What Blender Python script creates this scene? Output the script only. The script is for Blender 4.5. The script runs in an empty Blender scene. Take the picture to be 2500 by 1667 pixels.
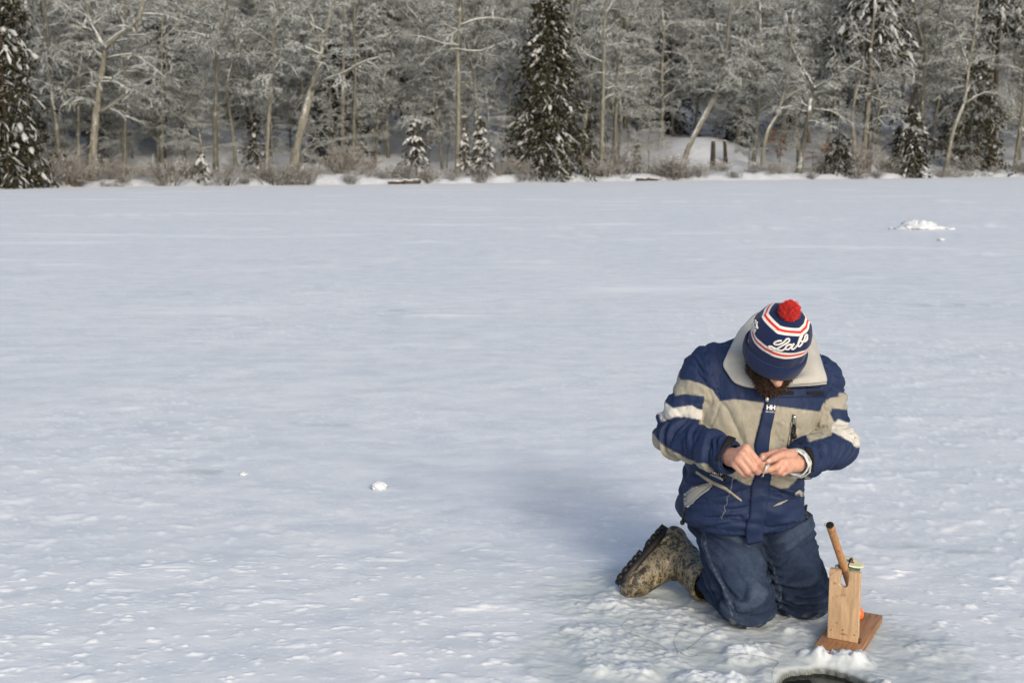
import bpy, math, random, os
import numpy as np
from mathutils import Vector, Matrix
from mathutils.bvhtree import BVHTree

# ------------------------------------------------------------------ camera, sky, sun
scene = bpy.context.scene
COL = scene.collection
CAM_H = 1.55
FPX = 3000.0                      # focal length in pixels of the 2500 px wide photograph
PITCH = math.atan(452.0 / FPX)    # looking slightly down
camd = bpy.data.cameras.new("camera")
cam = bpy.data.objects.new("camera", camd)
COL.objects.link(cam)
cam.location = (0, 0, CAM_H)
cam.rotation_euler = (math.pi / 2 - PITCH, 0, 0)
camd.sensor_width = 36.0
camd.lens = 36.0 * FPX / 2500.0
camd.clip_start = 0.05
camd.clip_end = 2000
camd.dof.use_dof = True
camd.dof.focus_distance = 4.0
camd.dof.aperture_fstop = 6.5
scene.camera = cam

SUN_EL, SUN_AZ = math.radians(26), math.radians(160)   # azimuth: clockwise from +Y
world = bpy.data.worlds.new("World")
scene.world = world
world.use_nodes = True
wn = world.node_tree
sky = wn.nodes.new("ShaderNodeTexSky")
sky.sky_type = 'NISHITA'
sky.sun_disc = False
sky.sun_elevation = SUN_EL
sky.sun_rotation = SUN_AZ
sky.air_density = 1.0
sky.dust_density = 4.0
sky.ozone_density = 0.6
wbg = wn.nodes["Background"]
wbg.inputs[1].default_value = 0.15
wn.links.new(sky.outputs[0], wbg.inputs[0])
sund = bpy.data.lights.new("sun", 'SUN')
sund.energy = 0.88
sund.angle = math.radians(10.0)
sund.color = (1.0, 0.98, 0.95)
sun = bpy.data.objects.new("sun", sund)
COL.objects.link(sun)
sdir = Vector((math.sin(SUN_AZ) * math.cos(SUN_EL), math.cos(SUN_AZ) * math.cos(SUN_EL), math.sin(SUN_EL)))
sun.rotation_euler = sdir.to_track_quat('Z', 'Y').to_euler()
sun.location = (5, -10, 12)
scene.view_settings.view_transform = 'Standard'
scene.view_settings.look = 'None'
scene.view_settings.exposure = 0.40
scene.view_settings.gamma = 1.0
scene.view_settings.use_curve_mapping = False
scene.render.engine = 'CYCLES'
scene.cycles.max_bounces = 5
scene.cycles.diffuse_bounces = 2
scene.cycles.glossy_bounces = 2
scene.cycles.transparent_max_bounces = 4
scene.cycles.sample_clamp_indirect = 4.0

# ------------------------------------------------------------------ places in the picture -> places in the world
CP, SP = math.cos(PITCH), math.sin(PITCH)
def ray(u, v):
    a, b = (u - 1250) / FPX, (v - 833.5) / FPX
    return np.array([a, CP - b * SP, -(SP + b * CP)])
def P(u, v, Y):
    d = ray(u, v); t = Y / d[1]
    return np.array([0, 0, CAM_H]) + d * t
def G(u, v, z=0.0):
    d = ray(u, v); t = (z - CAM_H) / d[2]
    return np.array([0, 0, CAM_H]) + d * t
def to_px(V):
    V = np.asarray(V, float)
    x, y, z = V[..., 0], V[..., 1], V[..., 2] - CAM_H
    fw = y * CP - z * SP
    up = y * SP + z * CP
    return 1250 + FPX * x / fw, 833.5 - FPX * up / fw

# ------------------------------------------------------------------ noise
def _hash(ix, iy, iz, seed):
    h = (ix.astype(np.int64) * 374761393 + iy.astype(np.int64) * 668265263 + iz.astype(np.int64) * 2147483647 + seed * 974711) & 0xFFFFFFFF
    h = ((h ^ (h >> 13)) * 1274126177) & 0xFFFFFFFF
    h = ((h ^ (h >> 16)) * 2246822519) & 0xFFFFFFFF
    return ((h ^ (h >> 15)) & 0xFFFFFF) / float(0xFFFFFF)
def vnoise(x, y, z=None, seed=0):
    x = np.asarray(x, float); y = np.asarray(y, float)
    z = np.zeros_like(x) if z is None else np.asarray(z, float) + 0 * x
    ix, iy, iz = np.floor(x), np.floor(y), np.floor(z)
    fx, fy, fz = x - ix, y - iy, z - iz
    fx, fy, fz = [f * f * f * (f * (f * 6 - 15) + 10) for f in (fx, fy, fz)]
    r = 0
    flat = not np.any(fz)
    for dz in ((0,) if flat else (0, 1)):
        wz = 1.0 if flat else (fz if dz else 1 - fz)
        for dy in (0, 1):
            wy = fy if dy else 1 - fy
            for dx in (0, 1):
                wx = fx if dx else 1 - fx
                r = r + wx * wy * wz * _hash(ix + dx, iy + dy, iz + dz, seed)
    return r * 2 - 1
def fbm(x, y, z=None, oct=4, seed=0, gain=0.5):
    a, s, r = 1.0, 0, 0
    f = 1.0
    for o in range(oct):
        r = r + a * vnoise(x * f, y * f, None if z is None else z * f, seed + o * 17)
        s += a; a *= gain; f *= 2.03
    return r / s
def sstep(a, b, x):
    t = np.clip((x - a) / (b - a), 0, 1)
    return t * t * (3 - 2 * t)

# ------------------------------------------------------------------ mesh helpers
def mesh_np(name, V, F, mats=(), smooth=True, cols=None, face_mat=None, attrs=None):
    """V (n,3); F: array (m,3|4) or a list of such arrays."""
    Fs = [np.asarray(f, np.int32) for f in (F if isinstance(F, (list, tuple)) else [F]) if len(f)]
    me = bpy.data.meshes.new(name)
    V = np.ascontiguousarray(V, np.float32)
    me.vertices.add(len(V)); me.vertices.foreach_set('co', V.ravel())
    loops = np.concatenate([f.ravel() for f in Fs])
    tot = np.concatenate([np.full(len(f), f.shape[1], np.int32) for f in Fs])
    start = np.concatenate([[0], np.cumsum(tot)[:-1]]).astype(np.int32)
    me.loops.add(len(loops)); me.loops.foreach_set('vertex_index', loops.astype(np.int32))
    me.polygons.add(len(tot)); me.polygons.foreach_set('loop_start', start)
    me.polygons.foreach_set('loop_total', tot)
    me.update(calc_edges=True)
    for m in mats:
        me.materials.append(m)
    if smooth:
        me.polygons.foreach_set('use_smooth', np.ones(len(tot), bool))
    if face_mat is not None:
        me.polygons.foreach_set('material_index', np.asarray(face_mat, np.int32))
    if cols is not None:
        a = me.color_attributes.new('Col', 'FLOAT_COLOR', 'POINT')
        c = np.ones((len(V), 4), np.float32); c[:, :3] = cols
        a.data.foreach_set('color', c.ravel())
    for k, val in (attrs or {}).items():
        a = me.attributes.new(k, 'FLOAT', 'POINT')
        a.data.foreach_set('value', np.asarray(val, np.float32))
    me.validate()
    return me
def link(name, me, parent=None, loc=None, rot=None):
    o = bpy.data.objects.new(name, me)
    COL.objects.link(o)
    if parent is not None:
        o.parent = parent
    if loc is not None:
        o.location = tuple(loc)
    if rot is not None:
        o.rotation_euler = rot
    return o
def tag(o, label, cat, group=None):
    o['label'] = label; o['category'] = cat
    if group: o['group'] = group
    return o
def thing(name, label, cat, loc=(0, 0, 0), group=None):
    o = bpy.data.objects.new(name, None)
    o.empty_display_size = 0.1
    COL.objects.link(o); o.location = tuple(loc)
    return tag(o, label, cat, group)
def part(name, V, F, mats, parent, origin=None, **kw):
    """a child mesh given in world coordinates"""
    org = np.zeros(3)
    p = parent
    while p is not None:
        org = org + np.array(p.location); p = p.parent
    me = mesh_np(name, np.asarray(V, float) - org, F, mats if isinstance(mats, (list, tuple)) else [mats], **kw)
    return link(name, me, parent)
def box_vf(lo, hi):
    x0, y0, z0 = lo; x1, y1, z1 = hi
    V = np.array([(x0, y0, z0), (x1, y0, z0), (x1, y1, z0), (x0, y1, z0), (x0, y0, z1), (x1, y0, z1), (x1, y1, z1), (x0, y1, z1)], float)
    F = np.array([(0, 3, 2, 1), (4, 5, 6, 7), (0, 1, 5, 4), (1, 2, 6, 5), (2, 3, 7, 6), (3, 0, 4, 7)])
    return V, F
def merge(items):
    Vs, F3, F4, n = [], [], [], 0
    for V, F in items:
        for f in (F if isinstance(F, (list, tuple)) else [F]):
            f = np.asarray(f)
            if len(f) == 0: continue
            (F3 if f.shape[1] == 3 else F4).append(f + n)
        Vs.append(np.asarray(V, float)); n += len(V)
    out = []
    if F3: out.append(np.concatenate(F3))
    if F4: out.append(np.concatenate(F4))
    return np.concatenate(Vs), out
def tubes(paths, radii, sides=3, cap=False):
    """paths (N,K,3), radii (N,K) -> one mesh of N tapered tubes."""
    Pn = np.asarray(paths, float); R = np.asarray(radii, float)
    N, K, _ = Pn.shape
    T = np.empty_like(Pn)
    T[:, 1:-1] = Pn[:, 2:] - Pn[:, :-2]
    T[:, 0] = Pn[:, 1] - Pn[:, 0]; T[:, -1] = Pn[:, -1] - Pn[:, -2]
    T /= np.linalg.norm(T, axis=2, keepdims=True) + 1e-9
    up = np.zeros_like(T); up[..., 2] = 1
    bad = np.abs(T[..., 2:3]) > 0.95
    up = np.where(bad.any(axis=1, keepdims=True), np.array([1.0, 0, 0]), up)
    A = np.cross(T, up); A /= np.linalg.norm(A, axis=2, keepdims=True) + 1e-9
    B = np.cross(A, T)
    ang = np.arange(sides) * 2 * math.pi / sides + math.pi / 6
    V = Pn[:, :, None, :] + R[:, :, None, None] * (np.cos(ang)[None, None, :, None] * A[:, :, None, :] + np.sin(ang)[None, None, :, None] * B[:, :, None, :])
    idx = np.arange(N * K * sides).reshape(N, K, sides)
    a = idx[:, :-1]; b = idx[:, 1:]
    F = np.stack([a, np.roll(a, -1, 2), np.roll(b, -1, 2), b], -1).reshape(-1, 4)
    V = V.reshape(-1, 3)
    if cap:
        Fs = [F]
        if sides == 4:
            Fs = [np.concatenate([F, idx[:, 0, ::-1], idx[:, -1]])]
        else:
            c0 = len(V) + np.arange(N); c1 = c0 + N
            V = np.concatenate([V, Pn[:, 0], Pn[:, -1]])
            s0 = idx[:, 0]; s1 = idx[:, -1]
            t0 = np.stack([np.roll(s0, -1, 1), s0, np.repeat(c0[:, None], sides, 1)], -1).reshape(-1, 3)
            t1 = np.stack([s1, np.roll(s1, -1, 1), np.repeat(c1[:, None], sides, 1)], -1).reshape(-1, 3)
            Fs = [F, np.concatenate([t0, t1])]
        return V, Fs
    return V, F
def smooth_path(pts, n):
    """Catmull-Rom resample"""
    p = np.asarray(pts, float)
    q = np.concatenate([[2 * p[0] - p[1]], p, [2 * p[-1] - p[-2]]])
    t = np.linspace(0, len(p) - 1, n); i = np.minimum(t.astype(int), len(p) - 2); f = (t - i)[:, None]
    a, b, c, d = q[i], q[i + 1], q[i + 2], q[i + 3]
    return 0.5 * (2 * b + (c - a) * f + (2 * a - 5 * b + 4 * c - d) * f ** 2 + (3 * b - 3 * c + d - a) * f ** 3)
def vnormals(V, F):
    N = np.zeros_like(V)
    for f in (F if isinstance(F, (list, tuple)) else [F]):
        if f.shape[1] == 4:
            n = np.cross(V[f[:, 2]] - V[f[:, 0]], V[f[:, 3]] - V[f[:, 1]])
        else:
            n = np.cross(V[f[:, 1]] - V[f[:, 0]], V[f[:, 2]] - V[f[:, 0]])
        for k in range(f.shape[1]):
            for c in range(3):
                N[:, c] += np.bincount(f[:, k], weights=n[:, c], minlength=len(V))
    return N / (np.linalg.norm(N, axis=1, keepdims=True) + 1e-12)

# ------------------------------------------------------------------ materials
def new_mat(name):
    m = bpy.data.materials.new(name); m.use_nodes = True
    nt = m.node_tree
    return m, nt, nt.nodes["Principled BSDF"]
def nd(nt, typ, **kw):
    n = nt.nodes.new(typ)
    for k, v in kw.items():
        if k.startswith('i_'):
            n.inputs[k[2:]].default_value = v
        else:
            setattr(n, k, v)
    return n
def texco(nt, scale=(1, 1, 1), kind='Object', rot=(0, 0, 0)):
    tc = nd(nt, 'ShaderNodeTexCoord'); mp = nd(nt, 'ShaderNodeMapping')
    mp.inputs['Scale'].default_value = scale; mp.inputs['Rotation'].default_value = rot
    nt.links.new(tc.outputs[kind], mp.inputs[0])
    return mp.outputs[0]
def noise_node(nt, co, scale, detail=4, rough=0.55, dist=0.0):
    n = nd(nt, 'ShaderNodeTexNoise')
    n.inputs['Scale'].default_value = scale; n.inputs['Detail'].default_value = detail
    n.inputs['Roughness'].default_value = rough; n.inputs['Distortion'].default_value = dist
    nt.links.new(co, n.inputs['Vector'])
    return n.outputs[0]
def ramp(nt, fac, stops):
    r = nd(nt, 'ShaderNodeValToRGB')
    e = r.color_ramp.elements
    while len(e) < len(stops): e.new(0.5)
    for k, (p, c) in enumerate(stops):
        e[k].position = p; e[k].color = (*c, 1) if len(c) == 3 else c
    nt.links.new(fac, r.inputs[0])
    return r.outputs[0]
def mixc(nt, fac, a, b, mode='MIX'):
    m = nd(nt, 'ShaderNodeMix', data_type='RGBA', blend_type=mode)
    for sock, val in ((m.inputs[0], fac), (m.inputs[6], a), (m.inputs[7], b)):
        if isinstance(val, bpy.types.NodeSocket): nt.links.new(val, sock)
        elif isinstance(val, (int, float)): sock.default_value = val
        else: sock.default_value = (*val, 1) if len(val) == 3 else val
    return m.outputs[2]
def mathn(nt, op, a, b=None):
    m = nd(nt, 'ShaderNodeMath', operation=op)
    for s, val in ((m.inputs[0], a), (m.inputs[1], b)):
        if val is None: continue
        if isinstance(val, bpy.types.NodeSocket): nt.links.new(val, s)
        else: s.default_value = val
    return m.outputs[0]
def bump(nt, bs, h, strength=0.3, dist=0.01, prev=None):
    b = nd(nt, 'ShaderNodeBump'); b.inputs['Strength'].default_value = strength; b.inputs['Distance'].default_value = dist
    nt.links.new(h, b.inputs['Height'])
    if prev is not None: nt.links.new(prev, b.inputs['Normal'])
    if bs is not None: nt.links.new(b.outputs[0], bs.inputs['Normal'])
    return b.outputs[0]
def basic(name, col, rough=0.7, var=0.15, vscale=8, bstr=0.2, bscale=60, bdist=0.003, vcol=False, spec=0.3, sheen=0.0, metal=0.0, co_scale=(1, 1, 1)):
    m, nt, bs = new_mat(name)
    co = texco(nt, co_scale)
    if vcol:
        a = nd(nt, 'ShaderNodeVertexColor'); a.layer_name = 'Col'; base = a.outputs[0]
    else:
        rgb = nd(nt, 'ShaderNodeRGB'); rgb.outputs[0].default_value = (*col, 1); base = rgb.outputs[0]
    if var:
        n = noise_node(nt, co, vscale, 5)
        k = ramp(nt, n, [(0.3, (1 - var,) * 3), (0.7, (1 + var * 0.6,) * 3)])
        base = mixc(nt, 1.0, base, k, 'MULTIPLY')
    nt.links.new(base, bs.inputs['Base Color'])
    bs.inputs['Roughness'].default_value = rough
    bs.inputs['Specular IOR Level'].default_value = spec
    bs.inputs['Metallic'].default_value = metal
    if sheen:
        bs.inputs['Sheen Weight'].default_value = sheen
    if bstr:
        bump(nt, bs, noise_node(nt, co, bscale, 4), bstr, bdist)
    return m
# ------------------------------------------------------------------ the frozen lake
HOLE = np.array([0.93, 3.452]); HOLE_R = 0.132
def line_dist(x, y, pts):
    d = np.full(np.shape(x), 1e9)
    for (a, b) in zip(pts[:-1], pts[1:]):
        ax, ay = a; bx, by = b
        t = np.clip(((x - ax) * (bx - ax) + (y - ay) * (by - ay)) / ((bx - ax) ** 2 + (by - ay) ** 2), 0, 1)
        d = np.minimum(d, np.hypot(x - ax - t * (bx - ax), y - ay - t * (by - ay)))
    return d
def slush_mask(x, y):
    d = line_dist(x, y, [(0.42, 4.18), (0.62, 3.95), (0.95, 3.80)])
    d2 = np.hypot(x - 0.72, (y - 3.55))
    n = 0.10 * fbm(x * 5, y * 5, oct=3, seed=5)
    return np.clip(np.maximum(1 - sstep(0.16, 0.40, d + n), 1 - sstep(0.50, 0.78, d2 + n * 1.3)), 0, 1)
def lumps(x, y, sx, sy, seed, thr, w=0.35):
    n = vnoise(x / sx, y / sy, None, seed) * 0.65 + vnoise(x / sx * 2.3, y / sy * 2.3, None, seed + 9) * 0.35
    return sstep(thr, thr + w, n)
def ice_z(x, y, full=False):
    r = np.hypot(x, y)
    S = slush_mask(x, y)
    near = 1 - sstep(9, 22, r)
    z = 0.010 * fbm(x * 0.8, y * 0.8, oct=3, seed=1) * (1 - S)
    z = z + 0.0032 * fbm(x * 5.0, y * 7.0, oct=3, seed=2) * near
    patch = sstep(-0.25, 0.45, fbm(x * 0.45, y * 0.45, oct=3, seed=31))
    fl = lumps(x, y, 0.050, 0.036, 3, 0.38) * (0.35 + 0.65 * patch)
    fl2 = lumps(x, y, 0.14, 0.085, 4, 0.42) * (0.25 + 0.75 * patch)
    fl3 = lumps(x, y, 0.020, 0.016, 41, 0.44) * (0.4 + 0.6 * patch)
    flk = np.maximum(np.maximum(fl, fl2 * 0.9), fl3 * 0.7) * (1 - S)
    z = z + near * (1 - S) * (0.0042 * fl + 0.0050 * fl2 + 0.0024 * fl3)
    far = sstep(9, 18, r)
    fl4 = lumps(x, y, 0.9, 1.6, 14, 0.42) ; z = z + far * 0.02 * fl4
    # slush round the knees, the boot and the hole
    big = fbm(x * 7.5, y * 7.5, oct=4, seed=6)
    ch = lumps(x, y, 0.045, 0.045, 7, 0.12, 0.45); ch2 = lumps(x, y, 0.017, 0.017, 8, 0.12, 0.5)
    ridge = 1 - np.abs(fbm(x * 11, y * 11, oct=3, seed=61)) * 2
    hs = np.maximum(0.010 * big + 0.001, -0.002) + sstep(-0.05, 0.35, big) * (0.0036 * ch + 0.0020 * ch2 + 0.002 * np.clip(ridge, 0, 1)) + 0.0018 * fbm(x * 60, y * 60, oct=2, seed=12)
    z = z + S * hs
    z = z + S * sstep(-0.2, 0.3, big) * (0.0030 * lumps(x, y, 0.021, 0.021, 66, 0.05, 0.3) + 0.0016 * lumps(x, y, 0.0105, 0.0105, 67, 0.05, 0.3))
    dr = np.zeros(np.shape(x)); stq = np.zeros(np.shape(x))
    for cx, cy, a, b in DRIFTS:
        q = ((x - cx) / a) ** 2 + ((y - cy) / b) ** 2
        dr = np.maximum(dr, np.clip(1.2 - q, 0, 1))
    dr = dr * sstep(-0.35, 0.35, fbm(x * 2.6, y * 1.3, oct=3, seed=55))
    z = z + 0.030 * dr * (0.6 + 0.8 * fbm(x * 4, y * 2, oct=3, seed=56))
    for cx, cy, a, b in STREAKS:
        q = ((x - cx) / a) ** 2 + ((y - cy) / b) ** 2
        stq = np.maximum(stq, np.clip(1.1 - q, 0, 1))
    stq = stq * sstep(-0.15, 0.35, fbm(x * 6, y * 7, oct=4, seed=57))
    # piles of scraped slush, wet snow against the board's front end
    for cx, cy, rr, hh in PILES:
        q = np.hypot(x - cx, (y - cy)) / rr
        w = np.clip(1 - q * q, 0, 1)
        z = z + hh * w * (0.65 + 0.7 * fbm(x * 24, y * 24, oct=4, seed=9, gain=0.65)) + w * (0.004 * lumps(x, y, 0.02, 0.02, 10, 0.1, 0.3) + 0.0025 * lumps(x, y, 0.009, 0.009, 68, 0.0, 0.3))
    # the drilled hole
    ang = np.arctan2(y - HOLE[1], x - HOLE[0])
    d = np.hypot(x - HOLE[0], y - HOLE[1])
    rim = HOLE_R + 0.010 * vnoise(ang * 2.2 + 9, ang * 0, None, 11) + 0.004 * vnoise(ang * 9, ang * 0, None, 13)
    calm = sstep(0.0, 0.05, d - rim)
    z = np.where(d < rim + 0.05, z * calm + (1 - calm) * np.maximum(z * 0.25, -0.002), z)
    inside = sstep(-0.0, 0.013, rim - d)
    z = z - 0.30 * inside - 0.010 * sstep(0.0, 0.02, d * 0 + np.clip(rim + 0.02 - d, 0, 1)) * (d < rim + 0.02)
    if full:
        # how snowy (1) or bare and wet (0) each spot is
        low = 1 - sstep(0.004, 0.019, z)
        wet = np.maximum(np.maximum(S * low * (1 - inside), stq), (1 - sstep(0.02, 0.07, d - rim)) * sstep(-0.3, 0.3, fbm(x * 30, y * 30, oct=3, seed=58)))
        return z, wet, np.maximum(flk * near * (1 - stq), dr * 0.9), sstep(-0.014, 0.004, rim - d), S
    return z
PILES = [tuple(G(u, v)[:2]) + (r_, h_) for u, v, r_, h_ in [
    (1815, 1600, 0.075, 0.030), (1700, 1660, 0.085, 0.026), (1790, 1668, 0.06, 0.022), (1640, 1615, 0.07, 0.014),
    (1990, 1602, 0.060, 0.030), (2030, 1612, 0.065, 0.032), (2070, 1616, 0.060, 0.030), (2105, 1618, 0.045, 0.026), (2085, 1660, 0.055, 0.026), (2130, 1676, 0.06, 0.03), (1560, 1640, 0.08, 0.012),
    (1500, 1480, 0.09, 0.014), (1430, 1540, 0.08, 0.010), (1600, 1472, 0.07, 0.013), (2030, 1674, 0.04, 0.028), (1905, 1690, 0.05, 0.03)]]
DRIFTS = [tuple(G(u, v)[:2]) + (abs(G(u + w, v)[0] - G(u, v)[0]), abs(G(u, v - h)[1] - G(u, v)[1])) for u, v, w, h in [
    (1880, 556, 120, 7), (1390, 577, 70, 7), (1780, 588, 110, 4), (2380, 552, 90, 6), (2010, 535, 60, 5), (330, 526, 330, 3.5), (740, 516, 90, 4), (1150, 512, 110, 3), (200, 510, 40, 3),
    (1750, 492, 400, 2.5), (2330, 493, 60, 4), (1320, 558, 200, 3), (2400, 620, 90, 5), (1100, 770, 140, 4), (2270, 560, 180, 4), (1250, 640, 200, 3), (620, 560, 200, 3)]]
STREAKS = [tuple(G(u, v)[:2]) + (abs(G(u + w, v)[0] - G(u, v)[0]), abs(G(u, v - h)[1] - G(u, v)[1])) for u, v, w, h in [
    (820, 1032, 130, 9), (500, 1153, 90, 7), (2190, 1328, 90, 10), (2380, 1345, 110, 7), (1330, 1600, 130, 30), (470, 716, 60, 4), (500, 803, 60, 4), (960, 758, 120, 3), (2350, 745, 150, 5), (300, 1590, 150, 10), (1250, 1420, 60, 6)]]
inv = np.linspace(1 / 4.75, 1 / 125.0, 265)
R_dense = np.concatenate([np.linspace(2.9, 3.35, 24)[:-1], np.linspace(3.35, 4.75, 245)[:-1], 1 / inv])
R_all = np.concatenate([np.linspace(0.25, 2.9, 14)[:-1], R_dense, [170, 240, 400, 700]])
A_dense = np.radians(np.linspace(-32, 32, 650))
A_all = np.concatenate([A_dense, np.radians(np.linspace(32, 328, 75)[1:-1])])
nr, na = len(R_all), len(A_all)
Rg, Ag = np.meshgrid(R_all, A_all, indexing='ij')
IX, IY = (Rg * np.sin(Ag)).ravel(), (Rg * np.cos(Ag)).ravel()
IZ, WET, FLK, INS, SLU = ice_z(IX, IY, True)
idx = np.arange(nr * na).reshape(nr, na)
F = np.stack([idx[:-1], np.roll(idx, -1, 1)[:-1], np.roll(idx, -1, 1)[1:], idx[1:]], -1).reshape(-1, 4)[:, ::-1]
IV = np.stack([IX, IY, IZ], 1)
IV = np.concatenate([IV, [[0, 0, 0]]])
cen = np.stack([idx[0], np.roll(idx[0], -1), np.full(na, nr * na)], -1)

m_ice, nt, bs = new_mat("snow_crusted_ice")
def attr(nt, name):
    a = nd(nt, 'ShaderNodeAttribute'); a.attribute_name = name
    return a.outputs['Fac']
co = texco(nt)
cos_ = texco(nt, (1, 1.6, 1))
broad = noise_node(nt, texco(nt, (0.35, 0.5, 1)), 1.0, 5, 0.6)
mid = noise_node(nt, cos_, 3.2, 6, 0.62)
fine = noise_node(nt, co, 40, 5, 0.65)
grain = noise_node(nt, co, 260, 3, 0.7)
crust = ramp(nt, mid, [(0.36, (0.550, 0.598, 0.638)), (0.5, (0.604, 0.645, 0.680)), (0.66, (0.658, 0.689, 0.716))])
bro = ramp(nt, broad, [(0.36, (0.95, 0.965, 0.97)), (0.62, (1.0, 0.995, 1.0))])
crust = mixc(nt, 1.0, crust, bro, 'MULTIPLY')
# drifted fresh snow: long pale streaks farther out, flecks near the camera
stk = noise_node(nt, texco(nt, (0.16, 0.55, 1)), 1.0, 5, 0.6, 0.4)
stm = ramp(nt, stk, [(0.57, (0, 0, 0)), (0.70, (1, 1, 1))])
f1 = ramp(nt, noise_node(nt, texco(nt, (1, 1.5, 1)), 19, 4, 0.65), [(0.57, (0, 0, 0)), (0.645, (1, 1, 1))])
f2 = ramp(nt, noise_node(nt, texco(nt, (1, 1.5, 1)), 6.3, 5, 0.65), [(0.575, (0, 0, 0)), (0.65, (1, 1, 1))])
f3 = ramp(nt, noise_node(nt, texco(nt, (1, 1.3, 1)), 47, 4, 0.6), [(0.60, (0, 0, 0)), (0.67, (1, 1, 1))])
pch = ramp(nt, noise_node(nt, texco(nt, (0.4, 0.55, 1)), 1.7, 4, 0.6), [(0.38, (0.10, 0.10, 0.10)), (0.64, (1, 1, 1))])
f4 = ramp(nt, noise_node(nt, texco(nt, (0.8, 1.5, 1)), 2.1, 6, 0.68), [(0.56, (0, 0, 0)), (0.66, (1, 1, 1))])
flk_n = mathn(nt, 'MULTIPLY', pch, mathn(nt, 'MAXIMUM', mathn(nt, 'MAXIMUM', f1, mathn(nt, 'MULTIPLY', f4, 0.6)), mathn(nt, 'MAXIMUM', mathn(nt, 'MULTIPLY', f2, 0.7), mathn(nt, 'MULTIPLY', f3, 0.8))))
sepx = nd(nt, 'ShaderNodeSeparateXYZ'); tcx = nd(nt, 'ShaderNodeTexCoord'); nt.links.new(tcx.outputs['Object'], sepx.inputs[0])
stm = mathn(nt, 'MULTIPLY', stm, ramp(nt, mathn(nt, 'DIVIDE', sepx.outputs[1], 40.0), [(0.12, (0, 0, 0)), (0.4, (1, 1, 1))]))
snowf = mathn(nt, 'MAXIMUM', mathn(nt, 'MULTIPLY', stm, 0.75), mathn(nt, 'MAXIMUM', mathn(nt, 'MULTIPLY', attr(nt, 'fleck'), 0.66), mathn(nt, 'MULTIPLY', flk_n, 0.72)))
base = mixc(nt, snowf, crust, (0.80, 0.825, 0.845))
sl = mixc(nt, fine, (0.455, 0.51, 0.55), (0.62, 0.67, 0.705))
base = mixc(nt, mathn(nt, 'MULTIPLY', attr(nt, 'slush'), 0.9), base, sl)
wetc = ramp(nt, noise_node(nt, co, 9, 5), [(0.3, (0.35, 0.395, 0.405)), (0.7, (0.485, 0.53, 0.54))])
wetf = mathn(nt, 'MULTIPLY', attr(nt, 'wet'), 0.85)
base = mixc(nt, wetf, base, wetc)
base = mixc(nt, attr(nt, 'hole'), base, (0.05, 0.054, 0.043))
nt.links.new(base, bs.inputs['Base Color'])
rg = mathn(nt, 'SUBTRACT', 0.66, mathn(nt, 'MULTIPLY', wetf, 0.42))
nt.links.new(rg, bs.inputs['Roughness'])
bs.inputs['Specular IOR Level'].default_value = 0.30
bs.inputs['IOR'].default_value = 1.31
b1 = bump(nt, None, mid, 0.18, 0.02)
b2 = bump(nt, None, fine, 0.28, 0.004, b1)
bump(nt, bs, grain, 0.22, 0.0012, b2)
ice_me = mesh_np("lake_ice", IV, [F, cen], [m_ice], True, attrs=dict(
    wet=np.append(WET, 0), fleck=np.append(FLK, 0), hole=np.append(INS, 0), slush=np.append(SLU, 0)))
ice = link("lake_ice", ice_me)
ice['kind'] = 'structure'
ice['label'] = 'pale frozen lake surface crusted with wind-blown snow'

# water standing in the drilled hole
m_water, nt, bs = new_mat("dark_lake_water")
bs.inputs['Base Color'].default_value = (0.012, 0.014, 0.010, 1)
bs.inputs['Roughness'].default_value = 0.06
bs.inputs['IOR'].default_value = 1.33
bump(nt, bs, noise_node(nt, texco(nt), 14, 2), 0.06, 0.01)
aa = np.linspace(0, 2 * math.pi, 49)[:-1]
V = np.concatenate([np.stack([HOLE[0] + 0.165 * np.cos(aa), HOLE[1] + 0.165 * np.sin(aa), np.full(48, -0.024)], 1), [[HOLE[0], HOLE[1], -0.024]]])
Fw = np.stack([np.arange(48), np.roll(np.arange(48), -1), np.full(48, 48)], 1)
water = link("hole_water", mesh_np("hole_water", V, Fw, [m_water]))
water['kind'] = 'structure'; water['label'] = 'dark water standing in the drilled ice hole'

# snow chunks and heaps that lie on the ice
m_snow = basic("loose_snow", (0.56, 0.60, 0.64), 0.9, 0.05, 12, 0.15, 30, 0.01)
def lump_mesh(rx, ry, rz, seed, sub=18, rough=0.35):
    th = np.linspace(0, math.pi, sub); ph = np.linspace(0, 2 * math.pi, sub * 2 + 1)[:-1]
    T, Ph = np.meshgrid(th, ph, indexing='ij')
    d = np.stack([np.sin(T) * np.cos(Ph), np.sin(T) * np.sin(Ph), np.cos(T)], -1).reshape(-1, 3)
    k = 1 + rough * fbm(d[:, 0] * 2.6 + seed, d[:, 1] * 2.6, d[:, 2] * 2.6, 4, seed, 0.65)
    V = d * k[:, None] * np.array([rx, ry, rz])
    n2 = sub * 2
    ii = np.arange(sub * n2).reshape(sub, n2)
    F = np.stack([ii[:-1], ii[1:], np.roll(ii, -1, 1)[1:], np.roll(ii, -1, 1)[:-1]], -1).reshape(-1, 4)
    return V, F
def put_lump(name, u, v, size, seed, label, flat=0.6, sink=0.35, rough=0.35, wide=1.0):
    c = G(u, v)
    c[2] = ice_z(np.array([c[0]]), np.array([c[1]]))[0]
    V, F = lump_mesh(size * wide, size, size * flat, seed, 26, rough=rough)
    V[:, 2] += size * flat * (1 - sink)
    o = link(name, mesh_np(name, V, F, [m_snow]), loc=c)
    return tag(o, label, 'snow')
put_lump("snow_chunk", 926, 1192, 0.036, 3, "rounded white snow chunk alone on open ice left of the man", 0.66, 0.5, 0.36)
hc = G(2248, 560); hc[2] = 0.0
its = []
hr_ = random.Random(4)
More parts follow.
